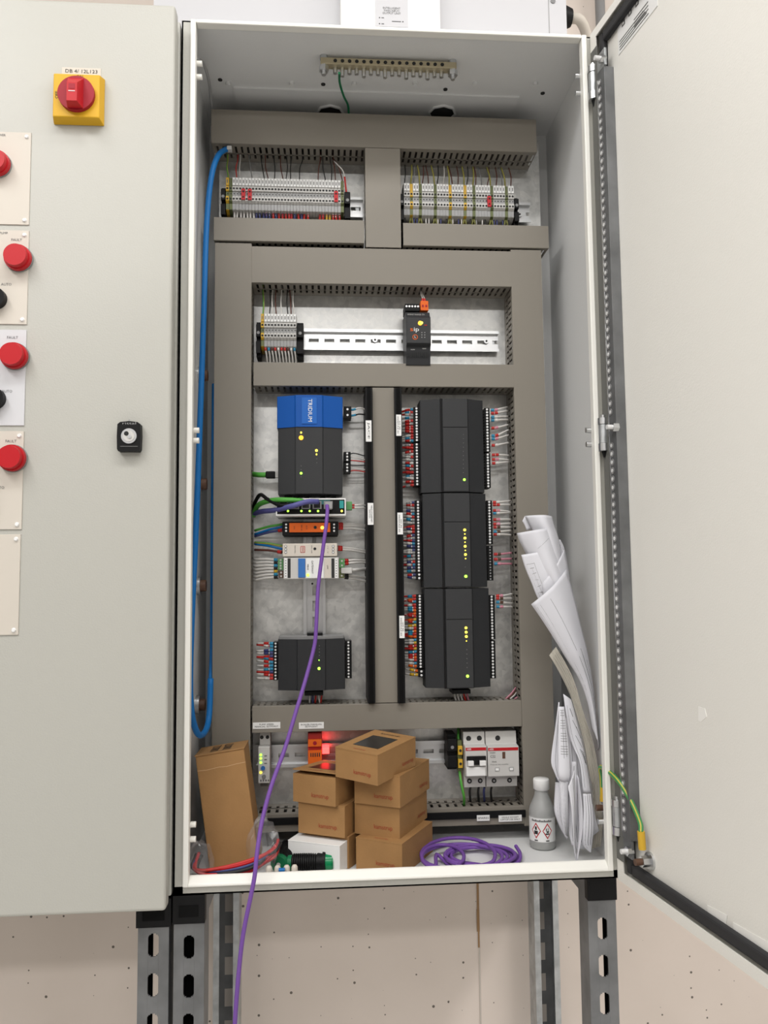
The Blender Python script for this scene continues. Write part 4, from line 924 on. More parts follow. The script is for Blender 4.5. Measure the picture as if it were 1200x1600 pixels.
# door earth lead
cl = thing('earth_lead', 'yellow and green earth lead arching from the cabinet wall to the open door', 'cable', tuple(w(940, 1262, .03)))
de = P0+ud*DS[0]+nd*(.004)+Vector((0, 0, DS[1]))
MB().tube(smooth([w(941, 1245, .035), w(940, 1215, .035), w(938, 1200, .03), w(945, 1201, .015), w(965, 1219, -.02), w(985, 1250, -.04), w(1000, 1285, -.055), de+Vector((-.004, 0, .035))], 6), .0032, 'lead_green', 12, ['lead_green', 'lead_green', 'lead_yellow', 'lead_green', 'lead_green', 'lead_yellow']).build('cable', cl)
MB().cyl(w(942, 1230, .035), w(942, 1252, .035), .0042, 'yellow', 10).build('crimp_sleeve', cl)
MB().cyl(de+Vector((-.004, 0, .037)), de+Vector((-.003, 0, .015)), .0048, 'yellow', 10).build('crimp_sleeve', cl)
# coil of purple cable on the cabinet floor
def fp(px, py, z): q = wz(px, py, z); return Vector((q.x, max(q.y, .018), z))
def coil_loop(cx_, cy_, rx_, ry_, a0, a1, z, n=11): return [fp(cx_+rx_*math.cos(a0+(a1-a0)*i/n), cy_-ry_*math.sin(a0+(a1-a0)*i/n), z+.0008*math.sin(i)) for i in range(n)]
pts = [fp(806, 1322, .012), fp(812, 1332, .010), fp(812, 1343, .007), fp(800, 1352, .005)]
for cx_, cy_, rx_, ry_, z in ((752, 1339, 56, 16, .0045), (748, 1338, 52, 17, .006), (755, 1337, 50, 14, .009), (745, 1339, 48, 15, .0115), (750, 1336, 55, 16, .013)): pts += coil_loop(cx_, cy_, rx_, ry_, -1.2, 2*pi-1.2, z)
for cx_, cy_, rx_, ry_, z in ((722, 1339, 63, 20, .0145), (716, 1336, 58, 27, .017)): pts += coil_loop(cx_, cy_, rx_, ry_, -1.0, 2*pi-1.0, z)
pts += coil_loop(692, 1339, 33, 19, -.8, 2*pi-1.4, .0175)
pts += [fp(682, 1335, .012), fp(700, 1350, .006), fp(716, 1356, .005)]
tag(MB().tube(smooth(pts, 3), .0027, 'purple', 7).build('cable_coil'), 'loose coil of purple cable lying on the cabinet floor right of the boxes', 'cable')

# ================================================================== boxes
def carton(cx, cy, z, ang, L, W, H, label, window=True, ajar=0, tilt=0, group='brown meter cartons', text=True, k='card', name='cardboard_box', z_top_tilt=0):
    T = thing(name, label, 'box', (cx, cy, z), group)
    R = Matrix.Translation((cx, cy, z)) @ Matrix.Rotation(math.radians(tilt), 4, 'X') @ Matrix.Rotation(math.radians(ang), 4, 'Z')
    b = MB(R); b.box(0, L, 0, W, 0, H-.0012, k)      # corner at 0, long side +x
    if text:
        b.text('kamstrup', (0-.0002, W*.36, H*.30), .0062, 'card_print', right=(0, -1, 0), up=(0, 0, 1), fit=.028)
        b.text('kamstrup', (L*.78, -.0002, H*.28), .0058, 'card_print', right=(1, 0, 0), up=(0, 0, 1), fit=.030)
    b.build('carton', T, bevel=.0008)
    if ajar: RL = R @ Matrix.Translation((L, 0, H)) @ Matrix.Rotation(ajar, 4, 'Y') @ Matrix.Translation((-L, 0, -H))
    else: RL = R
    b = MB(RL); b.box(-.0004, L+.0002, -.0004, W+.0004, H-.0012, H, k)
    if window:
        wx0, wx1, wy0, wy1 = L*.22, L*.74, W*.20, W*.80
        b.box(wx0, wx1, wy0, wy1, H, H+.0003, 'window_film')
        b.text('kamstrup', (L*.88, W*.5, H), .0055, 'ink', right=(0, -1, 0), up=(1, 0, 0), fit=.032)
        b.text('kamstrup', (L*.08, W*.5, H), .004, 'card_print', right=(0, -1, 0), up=(1, 0, 0), fit=.02)
    b.build('lid', T, bevel=.0004)
    return T
H = .0432
carton(.0029, .0304, .0025, 60.3, .109, .070, H, 'brown meter carton at the base of the taller front right stack')
carton(.0019, .0500, .0025+H, 62, .106, .069, H, 'brown meter carton second from the bottom of the right stack')
carton(.0023, .0440, .0025+2*H, 61.5, .112, .070, H, 'brown meter carton third up, directly under the top windowed carton')
carton(-.0300, .0170, -.0030+3*H, 53, .100, .070, H-.0015, 'brown windowed meter carton on the very top of the stacks', tilt=5)
carton(-.068, .068, .0025, 60, .08, .070, H, 'mostly hidden brown carton standing behind the white box')
carton(-.0735, .0620, .0025+H, 63, .085, .073, H, 'brown meter carton in the left stack under the one with a lifted lid')
carton(-.0860, .0600, .0025+2*H, 59, .086, .070, H-.003, 'brown meter carton at the top of the left stack with its lid lifted', ajar=.06)
# white box
T = thing('cardboard_box', 'plain white carton standing in front of the left brown carton stack', 'box', (-.081, .044, .0025))
R = Matrix.Translation((-.081, .046, .0025)) @ Matrix.Rotation(math.radians(65), 4, 'Z')
MB(R).box(0, .034, 0, .079, 0, .0370, 'white').build('carton', T, bevel=.0006)
MB(R).box(-.0003, .0343, -.0003, .0793, .0370, .0382, 'white').build('lid', T, bevel=.0005)
# tall leaning carton
T = thing('cardboard_box', 'tall brown cardboard carton leaning left against the left trunking', 'box', (-.23, .075, .004))
R = Matrix.Translation((-.2585, .068, .0045)) @ Matrix.Rotation(math.radians(-8), 4, 'Y') @ Matrix.Rotation(math.radians(-1.5), 4, 'X')
b = MB(R); Wd, Dp, Ht = .0675, .062, .158
b.box(0, Wd, 0, Dp, 0, Ht-.001, 'card'); 
pr = [(0, Ht*.865), (Wd*.2, Ht*.86), (Wd*.45, Ht*.868), (Wd*.6, Ht*.862), (Wd*.8, Ht*.87), (Wd, Ht*.873)]
for (xa_, za_), (xb_, zb_) in zip(pr, pr[1:]): b.add([(xa_, -.0003, za_), (xb_, -.0003, zb_), (xb_, -.0003, zb_+.0009), (xa_, -.0003, za_+.0009)], [(0, 1, 2, 3)], 'card_edge')
b.build('carton', T, bevel=.0012)
b = MB(R); b.box(-.0012, Wd+.0010, -.0012, Dp, Ht-.0012, Ht, 'card'); b.text('0802\n0802', (Wd*.50, Dp*.5, Ht), .013, 'ink', right=(0, 1, 0), up=(-1, 0, 0), fit=.042); b.build('lid_flap', T, bevel=.0005)

# ================================================================== small parts on the cabinet floor
def pilot(p0, p1, label, face_first=True):
    """green pilot light, lens at p0"""
    p0 = Vector(p0); p1 = Vector(p1); d = (p1-p0).normalized(); L = (p1-p0).length
    T = thing('pilot_light', label, 'pilot light', tuple(p0), 'loose green pilot lights')
    MB().cyl(p0, p0+d*.009, .0125, 'green_lens', 24).cyl(p0-d*.0015, p0, .0105, 'green_lens', 24).build('lens', T, bevel=.001)
    b = MB(); b.cyl(p0+d*.009, p0+d*.013, .0148, 'black', 24); b.cyl(p0+d*.013, p0+d*.020, .0125, 'black', 24)
    for i in range(12): q = .020+i*.0030; b.cyl(p0+d*q, p0+d*(q+.0015), .0118, 'black', 20); b.cyl(p0+d*(q+.0015), p0+d*(q+.0030), .0104, 'black_matte', 20)
    b.build('collar', T)
    MB().cyl(p0+d*.056, p0+d*(L), .0098, 'green', 16).build('terminal_base', T)
pilot((-.0905, .058, .0165), (-.152, .066, .0145), 'green pilot light lying flat in front of the white box')
T = thing('pilot_light', 'second green pilot light lying with its terminal end toward us beside the plastic bag', 'pilot light', (-.1645, .06, .003), 'loose green pilot lights')
p0 = Vector((-.1645, .058, .0150)); d = Vector((.30, .93, .15)).normalized()
MB().cyl(p0, p0+d*.008, .0118, 'green', 20).cyl(p0-d*.0006, p0, .003, 'grey_light', 8).cyl(p0-d*.0006+Vector((.006, 0, .004)), p0+Vector((.006, 0, .004)), .0022, 'hole', 8).cyl(p0-d*.0006-Vector((.006, 0, -.004)), p0-Vector((.006, 0, -.004)), .0022, 'hole', 8).cyl(p0-d*.0006-Vector((0, 0, .007)), p0-Vector((0, 0, .007)), .0022, 'hole', 8).build('terminal_base', T)
b = MB()
for i in range(11): b.cyl(p0+d*(.008+i*.003), p0+d*(.0095+i*.003), .0125, 'black', 20); b.cyl(p0+d*(.0095+i*.003), p0+d*(.011+i*.003), .011, 'black_matte', 20)
b.cyl(p0+d*.041, p0+d*.047, .0148, 'black', 20); b.build('collar', T)
# connector strip
T = thing('connector_strip', 'small strip of translucent white screw connectors with a blue plug', 'connector', (-.158, .022, .0025))
for i, px in enumerate((422, 435, 449, 461)):
    p = wz(px, 1368, .004); b = MB(); b.lathe([(0, .0215), (.0026, .021), (.0042, .0185), (.0044, .013), (.0042, 0), (0, 0)], (p.x, .030, .0026), 'beige', 12); b.build('connector_post', T)
b = MB(); x0 = wz(418, 1368, .004).x; x1 = wz(468, 1368, .004).x; b.box(x0-.002, x1+.003, .027, .033, .003, .015, 'grey_light'); b.build('base', T, bevel=.001)
p = wz(442, 1367, .004); b = MB(); b.cyl((p.x-.004, .023, .0200), (p.x+.004, .023, .0200), .0028, 'blue_cable', 10); b.build('blue_plug', T)
# plastic bag with wires
T = thing('plastic_bag', 'clear crumpled plastic bag of red wires around the foot of the tall carton', 'bag', (-.23, .045, .003))
def blob(c, r, seed, name):
    rnd = random.Random(seed); b = MB(); n, m = 22, 12; vs = []
    ph = [(rnd.uniform(0, 6), rnd.uniform(2, 7), rnd.uniform(2, 6)) for _ in range(5)]
    for i in range(m+1):
        th = pi*i/m
        for j in range(n):
            a = 2*pi*j/n; q = 1+sum(.07*math.sin(k1*a+k2*th+p_) for p_, k1, k2 in ph)+rnd.uniform(-.07, .07)
            x = c[0]+r[0]*q*math.sin(th)*math.cos(a); y = c[1]+r[1]*q*math.sin(th)*math.sin(a); z = max(.003, c[2]+r[2]*q*math.cos(th)); vs.append((max(x, X0+.004), max(y, .015), z))
    b.add(vs, [(i*n+j, i*n+(j+1) % n, (i+1)*n+(j+1) % n, (i+1)*n+j) for i in range(m) for j in range(n)], 'bag_film', False)
    return b.build(name, T)
blob((-.273, .050, .024), (.020, .030, .026), 3, 'film'); blob((-.187, .060, .030), (.021, .030, .046), 5, 'film')
for i in range(9):
    r_ = random.Random(i+40); o1, o2 = r_.uniform(-.004, .004), r_.uniform(-.003, .005)
    k = ('red', 'red', 'red_sleeve', 'ink', 'red', 'navy', 'ink', 'red', 'red_sleeve')[i]
    pts = [(-.272+o1, .06, .030+o2), (-.275+o1, .042+o2, .020), (-.258, .034+o2, .013+i*.0009), (-.225, .032+o1, .013+i*.0015), (-.195, .036+o1, .018+i*.0017), (-.172+o1, .048, .028+o2+i*.0014), (-.165+o1, .062+o2, .042+o2)]
    MB().tube(smooth(pts, 4), .0023, k, 7).build('bundled_wire', T)
# bottle
c = wz(847.5, 1309, .003); c.y = .128; c.x = w(847.5, 1300, .128).x
T = thing('plastic_bottle', 'small translucent bottle with white cap and hazard label beside the papers', 'bottle', (c.x, c.y, .0025))
r = .0192
zc = w(847, 1216, .128).z-.0025
prof = [(0, 0), (r*.9, 0), (r, .003), (r, .034), (r, .052), (r*.93, .059), (r*.72, .068), (r*.55, .076), (r*.5, zc-.016), (r*.5, zc-.003), (0, zc-.003)]
MB().lathe(prof, (c.x, c.y, .0025), 'bottle_plastic', 32).build('bottle_body', T)
MB().lathe([(0, .0015), (r*.86, .0015), (r*.92, .004), (r*.92, .012), (0, .012)], (c.x, c.y, .0025), 'liquid', 28).build('liquid', T)
b = MB(); b.lathe([(0, zc), (r*.58, zc), (r*.62, zc-.002), (r*.62, zc-.015), (r*.52, zc-.0165)], (c.x, c.y, .0025), 'white', 28); b.build('cap', T)
b = MB(); n = 22; a0, a1 = math.radians(-182), math.radians(-32); zl0, zl1 = .0125, .0465; rr = r+.0003
def lab(u, z, e=0): a = a0+(a1-a0)*u; return (c.x+(rr+e)*math.cos(a), c.y+(rr+e)*math.sin(a), .0025+z)
b.add([lab(i/n, z) for z in (zl0, zl1) for i in range(n+1)], [(i, i+1, n+2+i, n+1+i) for i in range(n)], 'white', True)
for uc in (.33, .66):
    R_, zc_ = .145, .0285
    for s_, k, e in ((1, 'red', .0002), (.78, 'white', .0004)):
        hh = .0115*s_; ww = R_*s_
        b.add([lab(uc-ww, zc_, e), lab(uc-ww/2, zc_-hh/2, e), lab(uc, zc_-hh, e), lab(uc+ww/2, zc_-hh/2, e), lab(uc+ww, zc_, e), lab(uc+ww/2, zc_+hh/2, e), lab(uc, zc_+hh, e), lab(uc-ww/2, zc_+hh/2, e), lab(uc, zc_, e)], [(i, (i+1) % 8, 8) for i in range(8)], k)
    def patch(u0, u1, z0, z1, e=.0006): b.add([lab(u0, z0, e), lab((u0+u1)/2, z0, e), lab(u1, z0, e), lab(u1, z1, e), lab((u0+u1)/2, z1, e), lab(u0, z1, e)], [(0, 1, 4, 5), (1, 2, 3, 4)], 'ink')
    if uc < .5: patch(uc-.055, uc+.055, .0235, .0285); patch(uc-.028, uc+.028, .0295, .0345)
    else: patch(uc-.06, uc+.05, .0235, .0255); patch(uc-.03, uc+.04, .0262, .0285); patch(uc-.045, uc-.02, .0285, .0325); patch(uc+.01, uc+.025, .0285, .033)
    patch(uc-.05, uc+.05, .0140, .0155)
for i in range(15): patch(.2+.04*i, .2+.04*i+.026, .0415, .0437+.0008*(i % 3 == 0))
b.build('hazard_label', T)

# ================================================================== papers
def resample(P, n):
    P = smooth(P, 6); d = [0]
    for a, c_ in zip(P, P[1:]): d.append(d[-1]+(c_-a).length)
    out = []; k = 0
    for i in range(n):
        t_ = d[-1]*i/(n-1)
        while k < len(P)-2 and d[k+1] < t_: k += 1
        q = (t_-d[k])/max(1e-9, d[k+1]-d[k]); out.append(P[k].lerp(P[k+1], max(0, min(1, q))))
    return out
def sheet(Lf, Rt, label, k='paper', bulge=.010, nu=12, nv=26, group='rolled drawings', name='rolled_drawing', th=.0006, wave=0, lines=None, seed=0, parent=None, ylim=.0):
    """Lf and Rt: left and right edge as (px, py, y) from top to bottom"""
    A = resample([w(*q) for q in Lf], nv); B = resample([w(*q) for q in Rt], nv); b = MB(); V = []
    for i in range(nv):
        wdt = (B[i]-A[i]).length
        for j in range(nu+1):
            t_ = j/nu; p = A[i].lerp(B[i], t_); p.y += -bulge*math.sin(pi*t_)*min(1, wdt/.04)+wave*math.sin(t_*11+i*.3+seed); p.x = min(p.x, .2955); p.z = max(p.z, .0035); p.y = max(p.y, .0145)
            V.append(p)
    b.add(V, [(i*(nu+1)+j, i*(nu+1)+j+1, (i+1)*(nu+1)+j+1, (i+1)*(nu+1)+j) for i in range(nv-1) for j in range(nu)], k, True)
    def pt(u, v):
        i = min(nv-1.001, v*(nv-1)); j = min(nu-.001, u*nu); i0, j0 = int(i), int(j); fi, fj = i-i0, j-j0
        g_ = lambda a, c_: V[a*(nu+1)+c_]
        return g_(i0, j0).lerp(g_(i0, j0+1), fj).lerp(g_(i0+1, j0).lerp(g_(i0+1, j0+1), fj), fi)+Vector((0, -.0008, 0))
    for (u0, v0, u1, v1, wd_) in (lines or []):
        n_s = 12; pa = [pt(u0+(u1-u0)*q/n_s, v0+(v1-v0)*q/n_s) for q in range(n_s+1)]
        vert = abs((pa[-1]-pa[0]).z) > abs((pa[-1]-pa[0]).x); off = Vector((wd_, 0, 0)) if vert else Vector((0, 0, wd_))
        b.add(pa+[q+off for q in pa], [(q, q+1, n_s+2+q, n_s+1+q) for q in range(n_s)], 'ink_soft')
    o = b.build(name, parent, solid=th)
    if not parent: tag(o, label, 'paper', group)
    return o
Y = .085
fold1 = sheet([(816, 814, Y+.012), (820, 821, Y+.012), (823, 829, Y+.012)], [(820, 806, Y+.010), (825, 816, Y+.010), (830, 827, Y+.010)], 'small folded corner at the very top left of the drawing roll', bulge=.002, nu=4, nv=6, seed=8)
sheet([(820, 806, Y+.008), (825, 816, Y+.006), (834, 835, Y+.004), (850, 870, Y), (870, 910, Y+.004)], [(862, 807, Y+.012), (867, 825, Y+.010), (872, 840, Y+.008), (878, 870, Y+.008), (886, 915, Y+.006)], 'innermost white drawing poking out highest from the roll', bulge=.022, seed=1)
sheet([(808, 833, Y), (811, 843, Y), (820, 861, Y), (834, 890, Y), (858, 935, Y)], [(866, 824, Y+.009), (870, 838, Y+.008), (875, 865, Y+.006), (880, 890, Y+.004), (892, 940, Y+.004)], 'second white drawing of the roll with a creased upper left corner', bulge=.024, seed=2, lines=[(.28, .26, .9, .06, .0003)])
sheet([(814.5, 867, Y-.006), (821, 888, Y-.006), (831, 912, Y-.006), (840, 934, Y-.006), (862, 975, Y)], [(846, 862, Y-.016), (852, 885, Y-.017), (858, 905, Y-.017), (866, 925, Y-.012), (880, 965, Y)], 'drawing with a printed plan along its left edge, middle of the roll', bulge=.003, seed=3, lines=[(.1, .13, .14, .75, .0004), (.48, .13, .52, .75, .0004), (.1, .14, .48, .14, .0004), (.2, .2, .4, .2, .0006), (.2, .28, .42, .27, .0006), (.22, .36, .4, .37, .0008), (.22, .46, .42, .45, .0006), (.2, .54, .45, .55, .0006), (.25, .62, .42, .62, .0009), (.3, .2, .32, .6, .0005)])
sheet([(847, 912, Y-.014), (849, 926, Y-.014), (860, 950, Y-.010), (876, 985, Y-.006), (900, 1040, Y)], [(881, 858, Y+.002), (886, 885, Y), (891, 915, Y), (899, 950, Y), (912, 1005, Y)], 'white drawing whose curled edge sweeps up to the right in the roll', bulge=.012, seed=6)
sheet([(870.5, 843, Y+.010), (875, 860, Y+.008), (879, 878, Y+.006), (882, 900, Y+.006)], [(875, 843, Y+.010), (881, 856, Y+.010), (886, 880, Y+.010), (890, 905, Y+.010)], 'thin folded paper edge standing up on the right of the roll', bulge=.003, nu=4, seed=5, lines=[(.3, .05, .4, .95, .0004), (.65, .05, .7, .95, .0004)])
sheet([(830, 944, Y-.022), (846.5, 968, Y-.022), (864, 995, Y-.020), (883, 1026, Y-.016), (904.6, 1061, Y-.012), (918, 1098, Y-.008), (925, 1140, Y-.004)], [(884, 890, Y-.010), (892, 915, Y-.008), (901, 951, Y-.006), (909, 985, Y-.004), (918, 1022, Y-.002), (928, 1085, Y), (934, 1172, Y)], 'large white outer drawing with pointed left corner wrapped over the roll', bulge=.016, nv=40, seed=4, lines=[(.06, .04, .10, .95, .0003), (.13, .04, .2, .95, .0003), (.36, .05, .55, .9, .0004), (.62, .42, .72, .95, .0006), (.8, .5, .85, .97, .0005)])
Yb = .078
for i in range(5):
    f_ = i/4
    def mixp(a, c_, q): return (a[0]+(c_[0]-a[0])*q, a[1]+(c_[1]-a[1])*q, Yb-.010*q+.001*i)
    LL = [(858, 1024), (870, 1044), (883, 1069), (897, 1103), (912, 1157), (919, 1200), (926, 1240), (922, 1290), (921, 1327)]; RR = [(868, 1011), (883, 1036), (897, 1065), (911, 1112), (925, 1156), (932.5, 1191), (938, 1247), (942, 1285), (938, 1322)]
    l_ = [mixp(a, c_, i/5) for a, c_ in zip(LL, RR)]; r_2 = [mixp(a, c_, (i+1.15)/5) for a, c_ in zip(LL, RR)]
    sheet(l_, r_2, 'yellowed booklet leaf behind the folded sheets, %s from the left' % ordn(i), 'paper_warm', bulge=.002, nu=5, nv=34, group='yellowed booklet leaves', name='booklet_leaf', seed=10+i, wave=.0008, lines=[(.5, .02, .5, .98, .00025)])
fg = 'folded sheets'
sheet([(882, 1120, .084), (886, 1170, .082), (889, 1230, .080), (893, 1290, .080), (898, 1325, .080)], [(897, 1130, .084), (905, 1170, .082), (911, 1230, .080), (914, 1290, .080), (913, 1326, .080)], 'plain grey folded sheet filling the middle back of the bundle', bulge=.003, nu=7, group=fg, name='folded_sheet', seed=31, lines=[(.35, .05, .3, .95, .0005), (.7, .05, .65, .95, .0005)])
sheet([(893, 1190, .066), (890, 1230, .064), (888, 1290, .066), (893, 1320, .066)], [(900, 1190, .066), (901, 1230, .064), (900, 1290, .066), (898, 1322, .066)], 'narrow white sheet behind the looped sheet', bulge=.003, nu=5, group=fg, name='folded_sheet', seed=32, lines=[(.5, .05, .45, .95, .0005)])
sheet([(872.5, 1097, .085), (867, 1140, .080), (861, 1187, .078), (866, 1206, .076), (872.5, 1221, .075)], [(874, 1097, .085), (875, 1140, .080), (875, 1187, .075), (875, 1206, .074), (875, 1221, .073)], 'narrow violet shaded folded sheet at the far left of the bundle', bulge=.002, nu=5, group=fg, name='folded_sheet', seed=21, lines=[(.5, .1, .4, .95, .0004)])
sheet([(868, 1222, .088), (866, 1262, .080), (870, 1280, .080), (876, 1294, .082)], [(880, 1222, .080), (882, 1255, .075), (885, 1290, .075), (886, 1312, .078)], 'curled lower leaves next to the bottle, left of the bundle', bulge=.004, nu=6, group=fg, name='folded_sheet', seed=22, lines=[(.2, .02, .3, .95, .0005), (.4, .02, .5, .95, .0006), (.62, .02, .7, .98, .0005)])
sheet([(873, 1104, .066), (872.5, 1140, .062), (872, 1180, .060), (872.5, 1210, .058), (874, 1219, .062)], [(881, 1104, .066), (886, 1140, .064), (890, 1180, .060), (891, 1212, .058), (889, 1221, .062)], 'folded white sheet printed with rows of small tables', bulge=.006, nu=8, group=fg, name='folded_sheet', seed=23, lines=[(.2, .05+q*.034, .85, .05+q*.034, .0005) for q in range(19) if q % 5 != 3]+[(.45, .05, .45, .68, .0004), (.7, .3, .7, .66, .0004)])
sheet([(874, 1220, .064), (876, 1250, .062), (878, 1280, .062), (882, 1306, .066)], [(888, 1221, .060), (888, 1250, .058), (888, 1280, .060), (887, 1310, .066)], 'stack of paper edges hanging under the printed table sheet', bulge=.003, nu=6, group=fg, name='folded_sheet', seed=24, lines=[(.15+.17*q, .0, .2+.17*q, .97, .0006) for q in range(5)])
sheet([(880, 1084, .078), (884, 1115, .075), (889, 1148, .073), (897, 1170, .070), (906, 1192, .066), (911, 1238, .064)], [(893, 1094, .080), (902, 1130, .078), (912, 1172, .074), (917, 1200, .070), (923, 1240, .066)], 'folded drawing with black line work and a dense printed block', bulge=.006, nu=9, nv=30, group=fg, name='folded_sheet', seed=25, lines=[(.45, .12, .6, .2, .0008), (.5, .24, .8, .33, .0006), (.75, .3, .95, .42, .0007), (.5, .4, .85, .52, .0006)]+[(.55+.03*q, .55+.02*q, .92, .58+.02*q, .0009) for q in range(7)]+[(.2, .1, .25, .95, .0003)])
sheet([(887.5, 1229, .050), (893, 1266, .046), (896, 1322, .044), (900, 1346, .046)], [(897, 1204, .056), (899, 1250, .052), (899, 1300, .050), (901, 1347, .047)], 'front leaf of the looped white sheet reaching lowest of all', bulge=.002, nu=5, group=fg, name='folded_sheet', seed=26, lines=[(.7, .03, .6, .9, .0005)])
sheet([(899, 1206, .070), (903, 1250, .066), (905, 1300, .060), (901, 1345, .050)], [(904, 1215, .060), (910, 1260, .056), (910, 1300, .054), (902, 1347, .048)], 'rear leaf of the looped white sheet, open towards us', bulge=.002, nu=5, group=fg, name='folded_sheet', seed=27, lines=[(.35, .03, .4, .9, .0005), (.7, .03, .7, .9, .0005)])
sheet([(911, 1240, .058), (912, 1270, .056), (910, 1300, .056), (910, 1319, .058), (921, 1331, .060)], [(923, 1240, .056), (927, 1270, .054), (928, 1295, .054), (926, 1312, .056), (923, 1332, .060)], 'folded white pages fanned open at the lower right of the bundle', bulge=.004, nu=7, group=fg, name='folded_sheet', seed=28, lines=[(.2, .0, .25, .9, .0005), (.45, .0, .5, .85, .0006), (.7, .0, .75, .85, .0005)])
sheet([(925, 1257, .062), (926, 1285, .062), (927, 1305, .064)], [(926, 1256, .062), (931, 1280, .062), (936, 1298, .064)], 'grey dog eared corner showing beside the booklet pages', bulge=.001, nu=4, nv=8, group=fg, name='folded_sheet', seed=29)

# ================================================================== strut legs under the cabinets
def leg(px0, px1, pyt, yf, label, capt, slots, bk0, bk1):
    x0 = w(px0, 1500, yf).x; x1 = w(px1, 1500, yf).x
    # true strut is 41 mm wide
    zt = w((px0+px1)/2, capt, yf).z
    T = thing('strut_post', label, 'metal leg', ((x0+x1)/2, yf+.02, FZ), 'galvanised strut legs')
    b = MB(); th = .0022; sw = .0135/2; cx = (x0+x1)/2; zs = sorted([w((px0+px1)/2, (a+c_)/2, yf).z for a, c_ in slots])
    P_ = abs(zs[0]-zs[-1])/(len(zs)-1); hl = .0145
    zz = [zs[-1]-i*P_ for i in range(40) if zs[-1]-i*P_ > FZ+.03]
    b.box(x0, cx-sw, yf, yf+th, FZ, zt, 'zinc_dark'); b.box(cx+sw, x1, yf, yf+th, FZ, zt, 'zinc_dark')
    top = zt
    for z in zz:
        b.box(cx-sw, cx+sw, yf, yf+th, z+hl, top, 'zinc_dark'); top = z-hl
        for s_ in (-1, 1):      # rounded slot ends
            for q in range(3):
                a0 = q*.0016; ww = sw*(1-math.sqrt(max(0, 1-((3-q)/3.4)**2)))
                b.box(cx-sw, cx-sw+ww, yf, yf+th, z+s_*(hl-a0), z+s_*(hl-a0-.0016), 'zinc_dark'); b.box(cx+sw-ww, cx+sw, yf, yf+th, z+s_*(hl-a0), z+s_*(hl-a0-.0016), 'zinc_dark')
    b.box(cx-sw, cx+sw, yf, yf+th, FZ, top, 'zinc_dark')
    b.box(max(cx+bk0, x0+th), min(cx+bk1, x1-th), yf+.036, yf+.0375, FZ, zt, 'black_matte')  # black plate added behind the slots to give their shaded inside
    b.box(x0, x0+th, yf+th, yf+.041, FZ, zt, 'zinc_dark'); b.box(x1-th, x1, yf+th, yf+.041, FZ, zt, 'zinc_dark')
    b.build('post', T, bevel=.0005)
    return x0, x1, zt
def crossbar(x0, x1, z0, z1, yf, label):
    T = thing('strut_crossbar', label, 'metal bracket', ((x0+x1)/2, .16, z0), 'strut crossbars')
    b = MB(); b.box(x0+.001, x0+.003, yf+.012, YB, z0, z1, 'zinc_dark'); b.box(x1-.003, x1-.001, yf+.012, YB, z0, z1, 'zinc_dark'); b.box(x0+.003, x1-.003, yf+.012, YB, z0, z0+.002, 'zinc_dark'); b.build('bar', T)
    b = MB(); b.box(x0, x1, yf, yf+.014, z0-.0005, z1, 'black'); 
    if x0 < 0: b.box(x0+.008, x1-.008, yf-.0006, yf, z0+.008, z1-.012, 'black_matte')
    b.build('end_cap', T, bevel=.0012)
yL = .004
lx0, lx1, lz = leg(215, 263.5, 0, yL+.004, 'slotted galvanised leg at far left, under the closed cabinet', 1447, [(1461, 1493), (1524, 1556), (1587, 1618)], -.03, -.0076)
mx0, mx1, mz = leg(271, 319, 0, yL+.004, 'slotted galvanised leg under the left end of the open cabinet', 1441, [(1464, 1496), (1526, 1558), (1587, 1618)], -.03, .004)
rx0, rx1, rz = leg(921, 965, 0, .034, 'slotted galvanised leg under the hinge side of the open cabinet', 1405, [(1435, 1467), (1494, 1525), (1553, 1584)], .0125, .03)
crossbar(lx0-.002, lx1+.003, lz, w(240, 1424, yL).z+.015, yL, 'strut crossbar with black end cap under the closed cabinet')
crossbar(mx0-.001, mx1+.001, mz, -.001, yL, 'strut crossbar with black end cap under the left of the open cabinet')
crossbar(rx0-.001, rx1+.001, rz, -.001, .030, 'strut crossbar with black end cap under the hinge side of the open cabinet')
for px0, px1, lab_ in ((333, 370, 'open slotted wall channel behind the left legs'), (836, 876, 'open slotted wall channel behind the hinge side leg')):
    y = YB-.041; x0 = w(px0, 1480, y).x; x1 = x0+.041
    T = thing('wall_channel', lab_, 'metal channel', ((x0+x1)/2, YB, FZ), 'strut channels on the wall')
    b = MB(); b.box(x0, x0+.002, y, YB, FZ, -.003, 'zinc'); b.box(x1-.002, x1, y, YB, FZ, -.003, 'zinc'); b.box(x0+.002, x1-.002, YB-.002, YB, FZ, -.003, 'zinc_dark')
    b.box(x0+.002, x0+.0095, y, y+.002, FZ, -.003, 'zinc'); b.box(x1-.0095, x1-.002, y, y+.002, FZ, -.003, 'zinc')
    z = -.03
    while z > FZ+.03: b.box(x0+.014, x1-.014, YB-.0025, YB-.002, z-.014, z+.014, 'concrete_plain'); z -= .05
    b.build('channel', T)

# ================================================================== closed cabinet on the left
LY = -.035
zb_, zt_ = -.004, 1.184; xr_ = w(266.5, 700, LY).x
T = thing('electrical_enclosure', 'closed light grey control cabinet on the left with selector panels and rotary isolator', 'cabinet', (-.7, .1, zb_))
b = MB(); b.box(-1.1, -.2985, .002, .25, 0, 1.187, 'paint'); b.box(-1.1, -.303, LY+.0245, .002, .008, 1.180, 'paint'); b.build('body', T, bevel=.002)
ldoor = MB().box(-1.1, xr_, LY, LY+.022, zb_, zt_, 'paint').build('door', T, bevel=.004, seg=3)
